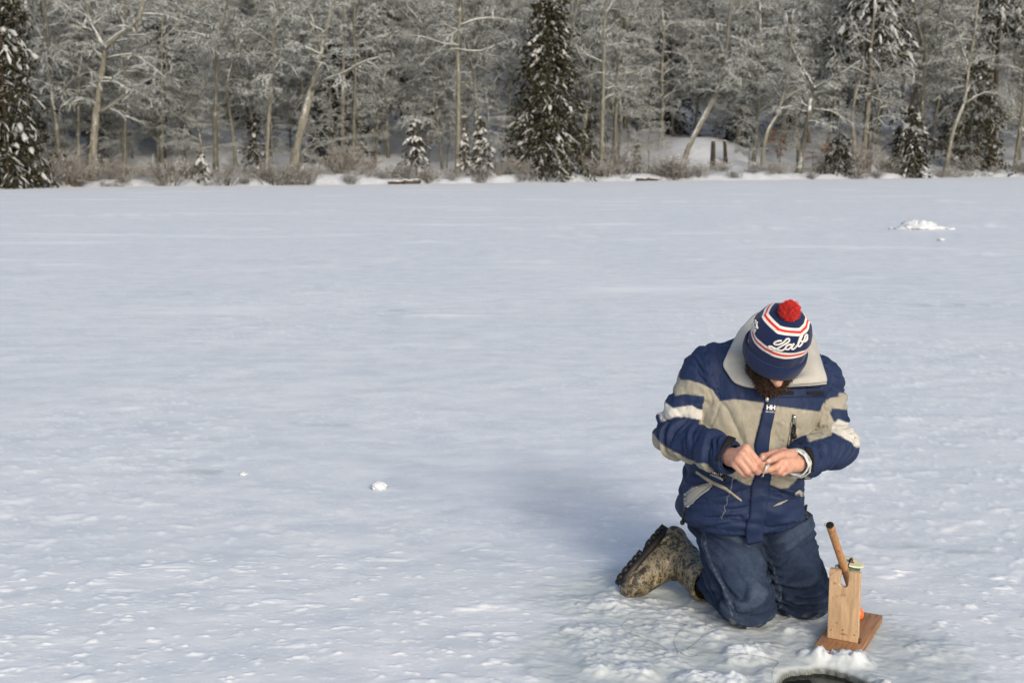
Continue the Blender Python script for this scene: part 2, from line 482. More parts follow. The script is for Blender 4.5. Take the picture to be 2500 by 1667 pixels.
for dx, dy, sz, fl in [(0, 0, 0.26, 0.75), (-0.22, 0.05, 0.20, 0.6), (0.24, -0.02, 0.20, 0.5), (0.05, -0.12, 0.17, 0.7), (-0.42, 0.0, 0.13, 0.4), (0.45, 0.05, 0.14, 0.4), (-0.1, 0.1, 0.24, 0.85), (0.60, -0.1, 0.08, 0.5), (-0.58, 0.1, 0.07, 0.5)]:
    V, F = lump_mesh(sz * 1.2, sz, sz * fl, hr_.randrange(99), 14, 0.5)
    its.append((V * [1, 1, 0.62] + [dx, dy, sz * fl * 0.3], F))
V, F = merge(its)
tag(link("snow_heap", mesh_np("snow_heap", V, F, [m_snow]), loc=hc), "white heap of loose snow far out on the ice, right side", "snow")
put_lump("snow_chunk", 595, 1160, 0.018, 8, "small snow lump beside the dark wet streak in the ice", 0.55, 0.55, 0.55)
put_lump("snow_chunk", 2297, 588, 0.06, 15, "small snow clod just in front of the far snow heap", 0.5, 0.5, 0.6)
# ------------------------------------------------------------------ far shore and wooded hillside
def shore_y(x):
    return 60.3 + (x + 25.0) * 0.5227 + 0.9 * np.sin(x * 0.21) + 0.4 * np.sin(x * 0.63 + 1)
def hill_z(x, y):
    s = y - shore_y(x)
    z = -0.12 + 0.42 * sstep(-0.2, 1.4, s) + 0.055 * np.clip(s, 0, 12) + 0.16 * np.clip(s - 8, 0, 40) + 0.27 * np.clip(s - 48, 0, 400)
    z = z + sstep(0.5, 8, s) * (0.75 * fbm(x * 0.11, y * 0.11, oct=3, seed=101) + 0.25 * fbm(x * 0.5, y * 0.5, oct=2, seed=102))
    z = z + sstep(0, 0.8, s) * (1 - sstep(4, 8, s)) * 0.22 * fbm(x * 1.1, y * 1.1, oct=3, seed=103)
    z = z + 1.3 * np.exp(-(((x - 14.5) / 4.2) ** 2 + ((s - 12) / 6) ** 2))
    return z
hx = np.linspace(-110, 150, 190)
hs_ = np.concatenate([np.linspace(-0.6, 9, 34), np.linspace(9.6, 60, 46), np.linspace(63, 260, 24)])
HX, HSg = np.meshgrid(hx, hs_, indexing='ij')
HY = shore_y(HX) + HSg
HZ = hill_z(HX, HY)
ii = np.arange(HX.size).reshape(HX.shape)
Fh = np.stack([ii[:-1, :-1], ii[1:, :-1], ii[1:, 1:], ii[:-1, 1:]], -1).reshape(-1, 4)
m_hill, nt, bs = new_mat("forest_floor_snow")
co = texco(nt)
litter = ramp(nt, noise_node(nt, co, 1.3, 6, 0.72), [(0.40, (0, 0, 0)), (0.62, (1, 1, 1))])
base = mixc(nt, mathn(nt, 'MULTIPLY', litter, attr(nt, 'bare')), (0.49, 0.535, 0.59), (0.085, 0.075, 0.06))
nt.links.new(base, bs.inputs['Base Color']); bs.inputs['Roughness'].default_value = 0.9
bump(nt, bs, noise_node(nt, co, 3, 5), 0.5, 0.2)
hill = link("hillside", mesh_np("hillside", np.stack([HX, HY, HZ], -1).reshape(-1, 3), Fh, [m_hill], attrs=dict(bare=(0.15 + 0.6 * sstep(9, 30, HSg)).ravel())))
hill['kind'] = 'structure'; hill['label'] = 'snowy wooded hillside rising behind the shore'

def base_at(u, s):
    x = 0.0
    for _ in range(11):
        y = float(shore_y(np.array(x))) + s
        z = float(hill_z(np.array(x), np.array(y)))
        x = 0.25 * x + 0.75 * (u - 1250) / FPX * (y * CP - (z - CAM_H) * SP)
    return np.array([x, y, z])

def frost(name, bark, snow=(0.66, 0.67, 0.68), thr=(0.05, 0.45), vary=0.35, amount=1.0):
    m, nt, bs = new_mat(name)
    g = nd(nt, 'ShaderNodeNewGeometry'); sp = nd(nt, 'ShaderNodeSeparateXYZ')
    nt.links.new(g.outputs['Normal'], sp.inputs[0])
    co = texco(nt)
    n = noise_node(nt, co, 2.6, 4, 0.65)
    k = mathn(nt, 'ADD', sp.outputs[2], mathn(nt, 'MULTIPLY', mathn(nt, 'SUBTRACT', n, 0.5), 1.4))
    f = ramp(nt, k, [(thr[0], (0, 0, 0)), (thr[1], (amount,) * 3)])
    oi = nd(nt, 'ShaderNodeObjectInfo')
    br = ramp(nt, oi.outputs['Random'], [(0.0, tuple(c * (1 - vary) for c in bark)), (1.0, tuple(c * (1 + vary) for c in bark))])
    mo = ramp(nt, noise_node(nt, texco(nt, (1, 1, 0.3)), 9, 4, 0.7), [(0.32, (0.45, 0.45, 0.45)), (0.68, (1.4, 1.4, 1.4))])
    nt.links.new(mixc(nt, f, mixc(nt, 1.0, br, mo, 'MULTIPLY'), snow), bs.inputs['Base Color'])
    bs.inputs['Roughness'].default_value = 0.9; bs.inputs['Specular IOR Level'].default_value = 0.15
    return m
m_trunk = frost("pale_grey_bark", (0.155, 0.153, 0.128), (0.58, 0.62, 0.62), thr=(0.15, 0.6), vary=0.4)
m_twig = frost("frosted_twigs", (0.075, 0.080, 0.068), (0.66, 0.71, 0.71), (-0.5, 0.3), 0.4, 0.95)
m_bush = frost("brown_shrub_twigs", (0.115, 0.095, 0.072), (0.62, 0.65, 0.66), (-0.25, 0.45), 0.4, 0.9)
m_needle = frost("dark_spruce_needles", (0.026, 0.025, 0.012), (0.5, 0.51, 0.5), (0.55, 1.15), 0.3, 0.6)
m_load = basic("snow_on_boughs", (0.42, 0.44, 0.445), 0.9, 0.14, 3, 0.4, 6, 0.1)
m_dark_bark = basic("dark_spruce_bark", (0.06, 0.045, 0.032), 0.9, 0.3, 6, 0.5, 12, 0.05)
m_leaf = basic("rusty_beech_leaf", (0.30, 0.125, 0.055), 0.8, 0.3, 8, 0)

def spawn(rs, par, prad, n, lens, ang, t0, t1, flat, up, droop, K, jit=0.12, r_ratio=0.55, r_tip=0.35):
    N, Kp, _ = par.shape
    t = t0 + (t1 - t0) * (np.arange(n)[None] + rs.uniform(0, 1, (N, n))) / n
    f = t * (Kp - 1); i = np.minimum(f.astype(int), Kp - 2); g = (f - i)[..., None]
    ar = np.arange(N)[:, None]
    base = par[ar, i] * (1 - g) + par[ar, i + 1] * g
    pr = prad[ar, i] * (1 - g[..., 0]) + prad[ar, i + 1] * g[..., 0]
    d = par[ar, i + 1] - par[ar, i]
    Lp = np.linalg.norm(par[:, -1] - par[:, 0], axis=1)[:, None, None]
    d = d / (np.linalg.norm(d, axis=2, keepdims=True) + 1e-9)
    rnd = rs.normal(0, 1, d.shape); rnd[..., 2] *= flat
    perp = rnd - (rnd * d).sum(2, keepdims=True) * d
    perp /= np.linalg.norm(perp, axis=2, keepdims=True) + 1e-9
    a = rs.uniform(ang[0], ang[1], (N, n, 1))
    c = d * np.cos(a) + perp * np.sin(a)
    c[..., 2] = c[..., 2] * (0.35 + 0.65 * flat) + up
    c /= np.linalg.norm(c, axis=2, keepdims=True) + 1e-9
    L = rs.uniform(lens[0], lens[1], (N, n, 1)) * (Lp if lens[1] <= 1.0 else 1.0)
    L = L * (1.12 - 0.55 * t[..., None])
    pts = [base]
    cur = c
    for k in range(1, K):
        cur = cur + rs.normal(0, jit, cur.shape); cur[..., 2] -= droop / (K - 1)
        cur /= np.linalg.norm(cur, axis=2, keepdims=True) + 1e-9
        pts.append(pts[-1] + cur * L / (K - 1))
    pa = np.stack(pts, 2).reshape(N * n, K, 3)
    r0 = (pr * r_ratio).reshape(-1, 1)
    rad = r0 * np.linspace(1, r_tip, K)[None]
    return pa, rad
def trunk_mesh(path, r0, r1, sides=9, seed=0, flare=True):
    p = smooth_path(path, 16)
    t = np.linspace(0, 1, 16)
    r = r0 + (r1 - r0) * t
    if flare: r = r * (1 + 0.5 * np.exp(-t * 22))
    return p, r
def bare_tree(seed, path, r0, r1, n_limb=15, l_len=(2.4, 4.6), n2=7, n3=6, n4=3, t_lo=0.35, up=0.15, extra_limbs=(), tw=0.0145, droop=0.35):
    rs = np.random.default_rng(seed)
    p, r = trunk_mesh(path, r0, r1)
    V0, F0 = tubes(p[None], r[None], 9, True)
    V0 = V0 + 0.22 * r0 * np.stack([vnoise(V0[:, 0] * 4 + seed, V0[:, 1] * 4, V0[:, 2] * 1.6, 7), vnoise(V0[:, 0] * 4, V0[:, 1] * 4 + seed, V0[:, 2] * 1.6, 8), np.zeros(len(V0))], 1)
    limb, lr = spawn(rs, p[None], r[None], n_limb, l_len, (0.75, 1.35), t_lo, 0.99, 0.45, up, droop * 0.35, 7, 0.20, 0.55, 0.25)
    tl = [(V0, F0)]
    if len(extra_limbs):
        el = np.array([smooth_path(q, 7) for q, _ in extra_limbs]); er = np.array([np.linspace(rr, rr * 0.35, 7) for _, rr in extra_limbs])
        tl.append(tubes(el, er, 7, True))
        limb = np.concatenate([limb, el]); lr = np.concatenate([lr, er])
    lr = np.maximum(lr, 0.022)
    tl.append(tubes(limb[:n_limb], lr[:n_limb], 5))
    s2, r2 = spawn(rs, limb, lr, n2, (0.30, 0.62), (0.45, 1.15), 0.12, 1.0, 0.10, 0.05, droop * 0.7, 5, 0.20, 0.60, 0.35)
    r2 = np.clip(r2, 0.014, 0.05)
    s3, r3 = spawn(rs, s2, r2, n3, (0.35, 0.75), (0.35, 1.05), 0.10, 1.0, 0.05, 0.02, droop, 4, 0.22, 0.70, 0.5)
    r3 = np.clip(r3, tw * 0.95, 0.024)
    s4, r4 = spawn(rs, s3, r3, n4, (0.40, 0.85), (0.35, 0.95), 0.15, 1.0, 0.05, 0.0, droop, 3, 0.25, 0.8, 0.6)
    r4 = np.clip(r4, tw * 0.75, 0.016)
    cr = [tubes(s2, r2, 4), tubes(s3, r3, 3), tubes(s4, r4, 3)]
    return merge(tl), merge(cr)
def put_tree(loc, trunk, crown, label, group=None, name="bare_tree", mats=None, cat="tree"):
    t = thing(name, label, cat, loc, group)
    mt, mc = mats or (m_trunk, m_twig)
    link("trunk", mesh_np("trunk", trunk[0], trunk[1], [mt]), t)
    c = link("crown", mesh_np("crown", crown[0], crown[1], [mc], False), t)
    return t
def copy_tree(o, loc, rz, sc, label=None, group=None):
    c = o.copy(); COL.objects.link(c)
    c.location = tuple(loc); c.rotation_euler = (0, 0, rz); c.scale = (sc, sc, sc)
    if label: c['label'] = label
    if group: c['group'] = group
    for ch in o.children:
        k = ch.copy(); COL.objects.link(k); k.parent = c
    return c

# --- shore trees that can be told apart: base (u, metres behind the shore line), trunk as places in the picture
K_ = 2500 / 2352.0
def hero(u, s, pts, r0, label, seed, limbs=(), **kw):
    b = base_at(u * K_, s)
    path = [np.zeros(3)]
    rs = random.Random(seed)
    for (a, c) in pts:
        path.append(P(a * K_, c * K_, b[1] + rs.uniform(-0.4, 0.4)) - b)
    path[0] = path[0] - np.array([0, 0, 0.3])
    ex = []
    for q, rr in limbs:
        ex.append(([P(a * K_, c * K_, b[1] + dy) - b for a, c, dy in q], rr))
    return put_tree(b, *bare_tree(seed, path, r0, r0 * 0.30, extra_limbs=ex, **kw), label)
hero(140, 3, [(130, 300), (116, 190), (108, 60), (100, -60)], 0.140, "slim bare tree curving left, beside the dark evergreen at the left edge", 1, n_limb=11)
hero(181, 4, [(180, 250), (182, 100), (178, -20), (180, -120)], 0.100, "thin straight bare tree just left of the thick forked trunk", 2, n_limb=11, t_lo=0.5)
hero(210, 2, [(216, 320), (222, 250), (234, 160), (242, 108)], 0.27, "thick pale bare tree forking into two limbs near the left edge", 3, n_limb=9, t_lo=0.45,
     limbs=[([(240, 112, 0), (262, 88, -0.2), (300, 62, -0.5), (330, 20, -0.6), (340, -60, -0.6)], 0.17), ([(240, 115, 0), (222, 80, 0.3), (205, 45, 0.5), (190, -40, 0.6)], 0.14), ([(225, 262, 0), (260, 240, -0.4), (300, 208, -0.8), (345, 180, -1.2)], 0.07), ([(240, 135, 0), (300, 125, -0.5), (345, 150, -1), (385, 185, -1.4)], 0.07)])
hero(286, 4, [(287, 260), (284, 140), (287, 20), (284, -100)], 0.115, "straight bare tree right of the thick forked trunk", 4, n_limb=12, t_lo=0.4)
hero(372, 9, [(373, 270), (371, 150), (374, 20), (370, -90)], 0.110, "grey bare tree set back between left shore trees", 41, n_limb=12)
hero(497, 3, [(494, 300), (497, 200), (500, 110), (515, 40), (535, -60)], 0.145, "tall pale bare tree left of the leaning one, forking high up", 5, n_limb=13, t_lo=0.5,
     limbs=[([(499, 118, 0), (488, 70, 0.2), (470, 20, 0.4), (455, -60, 0.5)], 0.11)])
hero(611, 4, [(616, 300), (624, 190), (630, 80), (640, -60)], 0.120, "slender bare tree just left of the leaning trunk", 6, n_limb=12, t_lo=0.45)
hero(672, 2, [(684, 330), (702, 260), (716, 205), (735, 140), (742, 95), (765, 20), (785, -60)], 0.24, "pale bare tree leaning right with one long bright limb", 7, n_limb=12, t_lo=0.5,
     limbs=[([(716, 207, 0), (745, 185, -0.4), (790, 168, -0.8), (835, 142, -1.3), (880, 130, -1.6)], 0.12), ([(738, 120, 0), (722, 60, 0.3), (700, 0, 0.5), (690, -50, 0.6)], 0.10)])
hero(786, 5, [(787, 250), (789, 130), (787, 30), (792, -90)], 0.135, "straight twin trunk, left one, in front of the dark hemlock", 8, n_limb=11, t_lo=0.62)
hero(812, 4, [(813, 270), (816, 170), (814, 60), (820, -70)], 0.125, "straight twin trunk, right one, in front of the dark hemlock", 9, n_limb=11, t_lo=0.62)
hero(1052, 3, [(1052, 330), (1053, 220), (1051, 110), (1055, 50), (1060, -60)], 0.180, "bare tree with level snowy limbs left of the big spruce", 10, n_limb=9, t_lo=0.7,
     limbs=[([(1053, 105, 0), (1015, 100, -0.3), (970, 85, -0.6), (935, 82, -0.9)], 0.085), ([(1053, 112, 0), (1010, 118, 0.3), (985, 128, 0.5), (960, 136, 0.7)], 0.06), ([(1053, 115, 0), (1105, 118, -0.4), (1150, 100, -0.8), (1185, 90, -1.2)], 0.08), ([(1053, 60, 0), (1095, 45, 0.4), (1140, 42, 0.8), (1180, 50, 1.0)], 0.08)])
hero(1381, 2.5, [(1383, 300), (1386, 190), (1388, 80), (1395, -60)], 0.170, "pale straight bare tree just right of the big spruce", 11, n_limb=12, t_lo=0.4)
hero(1414, 5, [(1414, 280), (1418, 170), (1424, 80), (1430, -60)], 0.140, "second straight bare tree right of the big spruce", 12, n_limb=12, t_lo=0.4)
hero(1560, 2, [(1585, 330), (1620, 265), (1648, 205), (1665, 130), (1675, 40), (1680, -60)], 0.21, "bare tree leaning strongly right beside the snowy mound", 13, n_limb=15, t_lo=0.4)
hero(1748, 4, [(1760, 310), (1785, 265), (1800, 215), (1805, 180), (1815, 120), (1822, 20)], 0.13, "thin crooked bare tree left of the forked right-hand trunk", 14, n_limb=13, t_lo=0.4)
hero(1833, 2, [(1845, 330), (1856, 270), (1864, 220), (1872, 200)], 0.23, "pale forked bare tree in the clearing right of the mound", 15, n_limb=7, t_lo=0.4,
     limbs=[([(1868, 208, 0), (1895, 190, -0.3), (1935, 168, -0.7), (1975, 140, -1.0)], 0.12), ([(1868, 208, 0), (1858, 180, 0.2), (1838, 150, 0.4), (1815, 100, 0.6), (1805, 30, 0.6)], 0.13), ([(1852, 262, 0), (1820, 245, -0.3), (1795, 250, -0.6), (1765, 262, -0.9)], 0.06), ([(1862, 250, 0), (1910, 256, -0.5), (1950, 280, -1.0), (1985, 300, -1.3)], 0.055)])
hero(1980, 3, [(1986, 330), (1994, 250), (1998, 190), (2002, 100), (2010, 0)], 0.22, "bare tree with one bowed snowy limb, left of the drooping hemlocks", 16, n_limb=12, t_lo=0.42,
     limbs=[([(1995, 285, 0), (2025, 268, -0.4), (2065, 275, -0.8), (2105, 305, -1.1)], 0.075)])
hero(2170, 3, [(2190, 300), (2215, 235), (2225, 160), (2240, 60), (2250, -40)], 0.16, "slanting bare tree among hemlock boughs near the right edge", 17, n_limb=15, t_lo=0.35)
hero(2110, 7, [(2116, 280), (2122, 190), (2125, 90), (2120, -30)], 0.16, "grey bare tree behind the drooping hemlocks", 18, n_limb=15, t_lo=0.3)
hero(2330, 3, [(2340, 320), (2348, 250), (2352, 150), (2356, 20)], 0.19, "bare tree closest to the right edge", 19, n_limb=14, t_lo=0.3)

# --- the wood behind: individuals of a few builds
protos = []
for k, (h, r, nl, tl) in enumerate([(13, 0.12, 20, 0.18), (15, 0.14, 20, 0.28), (11, 0.10, 20, 0.12), (16, 0.14, 18, 0.35), (12, 0.11, 22, 0.15)]):
    rs = random.Random(200 + k)
    path = [np.array([0, 0, -0.4])] + [np.array([rs.uniform(-0.35, 0.35) * j, rs.uniform(-0.3, 0.3) * j, h * j / 5]) for j in range(1, 6)]
    protos.append(bare_tree(300 + k, path, r, 0.035, n_limb=nl, l_len=(2.4, 4.8), n2=9, n3=6, n4=4, t_lo=tl, up=0.12))
BACK = "bare frost-covered tree in the wood behind the shore trees"
rs = random.Random(77)
made = {}
n_back = 0
spots = []
for s0, s1, cnt in ((6, 11, 26), (11, 18, 34), (18, 30, 40), (30, 48, 40), (48, 80, 40), (80, 125, 26)):
    for j in range(cnt):
        u = -250 + 3000 * (j + rs.random()) / cnt
        spots.append((u, rs.uniform(s0, s1)))
for u, s in spots:
    if 1600 < u < 1800 and s < 12: continue
    b = base_at(u, s)
    k = rs.randrange(5); sc = rs.uniform(0.8, 1.2) * max(0.85, b[1] / 85.0); rz = rs.uniform(0, 6.283)
    if k not in made:
        made[k] = put_tree(b, *protos[k], BACK, "wood behind the shore")
        made[k].rotation_euler = (0, 0, rz); made[k].scale = (sc,) * 3
    else:
        copy_tree(made[k], b, rz, sc)

# --- young growth under the tall trees
YOUNG = "young bare tree thick with frosted twigs in the understory of the far bank"
for j in range(54):
    u = -150 + 2800 * (j + rs.random()) / 54
    s = rs.uniform(2.5, 15)
    if 1640 < u < 1790 and s < 12: continue
    copy_tree(made[(0, 2, 4)[rs.randrange(3)]], base_at(u, s), rs.uniform(0, 6.283), rs.uniform(0.28, 0.5), YOUNG, "young growth on the far bank")
# --- evergreens
def spruce(seed, H, W, crown_lo=0.04, n_wh=20, per=7, droop=0.75, snow_p=0.6, tip=0.12, spray=11, trunk_r=0.16, load_r=0.075, powr=0.85):
    rs = np.random.default_rng(seed)
    p, r = trunk_mesh([(0, 0, -0.4), (0.05, 0, H * 0.3), (-0.04, 0.04, H * 0.65), (0, 0, H)], trunk_r, 0.02)
    TV = tubes(p[None], r[None], 8, True)
    B0, D0, L0 = [], [], []
    for w in range(n_wh):
        f = (w + rs.uniform(-0.3, 0.3)) / n_wh
        z = H * (crown_lo + (0.98 - crown_lo) * np.clip(f, 0, 1))
        L = W * ((1 - np.clip(f, 0, 1)) ** powr * (1 - tip) + tip)
        m = max(4, int(per * (0.6 + 0.6 * (1 - f))))
        for k in range(m):
            a = 2 * math.pi * (k + rs.uniform(0, 0.8)) / m + w * 1.1
            B0.append((0, 0, z + rs.uniform(-0.25, 0.25))); D0.append((math.cos(a), math.sin(a), rs.uniform(-0.25, 0.2))); L0.append(L * rs.uniform(0.62, 1.15))
    B0, D0, L0 = np.array(B0), np.array(D0), np.array(L0)[:, None]
    N = len(B0); K = 6
    pts = [B0]; cur = D0 / np.linalg.norm(D0, axis=1, keepdims=True)
    for k in range(1, K):
        cur = cur + rs.normal(0, 0.07, cur.shape); cur[:, 2] -= droop / (K - 1) * (1.5 if k < 4 else 0.6)
        cur /= np.linalg.norm(cur, axis=1, keepdims=True)
        pts.append(pts[-1] + cur * L0 / (K - 1))
    sp = np.stack(pts, 1)
    srad = np.repeat(np.linspace(0.03, 0.008, K)[None], N, 0)
    its = [tubes(sp, srad, 3)]
    # side sprays of needles
    s2, r2 = spawn(rs, sp, srad, spray, (0.22, 0.42), (0.6, 1.2), 0.12, 1.0, 0.35, -0.25, 0.5, 3, 0.12, 1, 1)
    dirs = s2[:, -1] - s2[:, 0]; Ls = np.linalg.norm(dirs, axis=1, keepdims=True); dn = dirs / (Ls + 1e-9)
    M = 5
    Vt = []
    for j in range(M):
        t = rs.uniform(0, 1, (len(s2), 1)); c = s2[:, 0] * (1 - t) + s2[:, -1] * t
        rnd = rs.normal(0, 1, dn.shape); rnd[:, 2] = rnd[:, 2] * 0.5 - 0.4
        d = dn * 0.8 + rnd * 0.6; d /= np.linalg.norm(d, axis=1, keepdims=True)
        ln = rs.uniform(0.14, 0.30, (len(s2), 1)) * np.clip(L0.mean() / 1.8, 0.5, 1.2)
        sd = np.cross(d, rs.normal(0, 1, d.shape)); sd /= np.linalg.norm(sd, axis=1, keepdims=True) + 1e-9
        wd = ln * 0.25
        Vt.append(np.stack([c - sd * wd * 0.4, c + d * ln * 0.55 + sd * wd, c + d * ln, c + d * ln * 0.5 - sd * wd], 1))
    Q = np.concatenate(Vt).reshape(-1, 3)
    its.append((Q, np.arange(len(Q)).reshape(-1, 4)))
    crown = merge(its)
    # clumps of snow lying on the boughs
    per_b = 4
    tb = rs.uniform(0.2, 1.0, (N, per_b)); has = (rs.random((N, 1)) < snow_p) & (rs.random((N, per_b)) < 0.75)
    f = tb * (K - 1); i = np.minimum(f.astype(int), K - 2); g = (f - i)[..., None]
    ar = np.arange(N)[:, None]
    c = (sp[ar, i] * (1 - g) + sp[ar, i + 1] * g)[has]
    dv = (sp[ar, i + 1] - sp[ar, i])[has]; dv /= np.linalg.norm(dv, axis=1, keepdims=True)
    ln = len(c)
    hl = rs.uniform(0.9, 3.2, (ln, 1)) * load_r
    c = c + np.array([0, 0, 0.03]) + rs.normal(0, 0.05, (ln, 3)) * np.array([1, 1, 0.4])
    sg = np.stack([c - dv * hl, c - dv * hl * 0.4 + rs.normal(0, 0.015, (ln, 3)), c + dv * hl * 0.4 + rs.normal(0, 0.015, (ln, 3)), c + dv * hl], 1)
    rr = rs.uniform(0.45, 1.3, (ln, 1)) * load_r * np.array([0.25, 1.0, 0.9, 0.2])[None] * rs.uniform(0.7, 1.3, (ln, 4))
    load = tubes(sg, rr, 6, True)
    # finger tufts of snow on the sprays
    p2 = rs.random(len(s2)) < snow_p * 0.45
    l2 = tubes(s2[p2] + np.array([0, 0, 0.02]), np.repeat(np.array([[0.4, 1.0, 0.35]]), p2.sum(), 0) * load_r * 0.42, 4, True)
    load = merge([load, l2])
    return TV, crown, load
def put_spruce(u, s, label, args, name="spruce_tree", mats=None, scale=1.0, dz=0, rz=0.0, cat="tree"):
    b = base_at(u * K_, s); b[2] += dz
    t = thing(name, label, cat, b)
    T, C, S = spruce(*args[0], **args[1]) if not isinstance(args, tuple) or len(args) == 2 else args
    link("trunk", mesh_np("trunk", T[0], T[1], [m_dark_bark]), t)
    link("crown", mesh_np("crown", C[0], C[1], [m_needle], False), t)
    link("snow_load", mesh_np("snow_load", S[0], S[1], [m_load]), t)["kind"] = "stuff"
    t.rotation_euler = (0, 0, rz); t.scale = (scale,) * 3
    return t
ck = dict
put_spruce(1258, 2.0, "big snow-laden spruce standing at the shore, centre of the far bank", ((21, 15.5, 4.0), ck(n_wh=24, per=9, droop=0.85, snow_p=0.35, spray=14, powr=0.95, load_r=0.10)))
put_spruce(955, 2.5, "small spruce nearly buried in snow, left of the level-limbed tree", ((22, 3.5, 1.7), ck(n_wh=10, per=6, droop=0.7, snow_p=0.7, spray=9, trunk_r=0.07, load_r=0.075)))
put_spruce(1105, 2.0, "small dark spruce touching the big spruce on its left", ((23, 3.7, 1.35), ck(n_wh=11, per=7, droop=0.9, snow_p=0.55, spray=10, trunk_r=0.08)))
put_spruce(1066, 2.8, "narrow dark young spruce in front of the level-limbed bare tree", ((24, 3.9, 0.75), ck(n_wh=11, per=6, droop=0.7, snow_p=0.35, spray=9, trunk_r=0.06)))
put_spruce(1463, 3.0, "tiny spruce on the open snow bank right of the big spruce", ((25, 2.2, 0.55), ck(n_wh=8, per=6, droop=0.6, snow_p=0.3, spray=8, trunk_r=0.05, load_r=0.04)))
put_spruce(20, -0.6, "large dark evergreen with a broad snow patch at the left edge", ((26, 14.5, 3.0), ck(n_wh=22, per=9, droop=0.9, snow_p=0.3, spray=12, powr=0.8, load_r=0.11)))
put_spruce(-60, 1.0, "dark evergreen cut by the left edge", ((27, 15.0, 2.7), ck(n_wh=22, per=8, droop=0.9, snow_p=0.5, spray=11, powr=0.5, load_r=0.10)))
put_spruce(775, 8.5, "dark hemlock behind the straight twin trunks", ((28, 7.5, 3.0), ck(n_wh=13, per=8, droop=0.7, snow_p=0.25, spray=11, powr=0.6)), "hemlock_tree")
put_spruce(2085, 1.2, "low drooping hemlock at the shore near the right edge", ((29, 5.6, 3.0), ck(n_wh=10, per=8, droop=1.1, snow_p=0.5, spray=11, powr=0.5)), "hemlock_tree")
put_spruce(1925, 1.4, "low dark hemlock bush at the shore right of the forked tree", ((30, 3.2, 2.2), ck(n_wh=6, per=8, droop=1.0, snow_p=0.35, spray=11, powr=0.5, trunk_r=0.07)), "hemlock_tree")
put_spruce(2240, 3.5, "dark hemlock under frosted crowns near the right edge", ((31, 9.0, 3.8), ck(n_wh=14, per=8, droop=1.0, snow_p=0.3, spray=11, powr=0.5)), "hemlock_tree")
put_spruce(1985, 5.0, "tall evergreen with drooping snow-laden boughs at the top right", ((32, 22, 4.6), ck(crown_lo=0.50, n_wh=14, per=10, droop=1.25, snow_p=0.75, spray=13, powr=0.5, trunk_r=0.26, load_r=0.15)), "hemlock_tree")
put_spruce(2275, 8.0, "tall evergreen with snowy boughs at the top right corner", ((33, 24, 4.4), ck(crown_lo=0.50, n_wh=14, per=9, droop=1.25, snow_p=0.7, spray=12, powr=0.5, trunk_r=0.26, load_r=0.15)), "hemlock_tree")
put_spruce(375, 12, "dark snowy hemlock behind the left shore trees", ((34, 9, 2.3), ck(crown_lo=0.3, n_wh=12, per=8, droop=0.6, snow_p=0.6, spray=10, powr=0.6, load_r=0.12)), "hemlock_tree")
put_spruce(590, 7, "low dark hemlock left of the leaning tree", ((35, 3.6, 1.4), ck(n_wh=9, per=7, droop=0.7, snow_p=0.3, spray=10, trunk_r=0.07)), "hemlock_tree")
put_spruce(465, 1.0, "tiny snow-covered evergreen at the shore left of the leaning tree", ((36, 1.6, 0.9), ck(n_wh=6, per=6, droop=0.9, snow_p=0.7, spray=8, trunk_r=0.05)), "hemlock_tree")
put_spruce(225, 9, "dark hemlock behind the thick forked trunk", ((37, 4.2, 1.2), ck(n_wh=9, per=7, droop=0.6, snow_p=0.3, spray=9, trunk_r=0.07)), "hemlock_tree")

# --- darker evergreens standing through the wood behind
EVER = "dark evergreen standing among the bare trees of the hillside wood"
eg = [spruce(80 + k, h, w, crown_lo=lo, n_wh=nw, per=7, droop=0.8, snow_p=0.3, spray=9, powr=0.6, load_r=0.10) for k, (h, w, lo, nw) in enumerate([(11, 2.6, 0.08, 15), (8, 2.2, 0.05, 12), (13, 2.8, 0.25, 15)])]
egm = []
for T, C, S in eg:
    egm.append((mesh_np("trunk", T[0], T[1], [m_dark_bark]), mesh_np("crown", C[0], C[1], [m_needle], False), mesh_np("snow_load", S[0], S[1], [m_load])))
rs = random.Random(31)
for j in range(64):
    u = -120 + 2760 * (j + rs.random()) / 64
    s = rs.uniform(10, 30) if j % 4 == 0 else rs.uniform(24, 80)
    if 1640 < u < 1800 and s < 16: s += 14
    b = base_at(u, s)
    t = thing("evergreen_tree", EVER, "tree", b, "evergreens in the hillside wood")
    t.rotation_euler = (0, 0, rs.uniform(0, 6.28)); t.scale = (rs.uniform(0.85, 1.2) * (1.0 if s < 24 else 1.3),) * 3
    for nm, me in zip(("trunk", "crown", "snow_load"), egm[rs.randrange(3)]):
        o = link(nm, me, t)
        if nm == "snow_load": o["kind"] = "stuff"
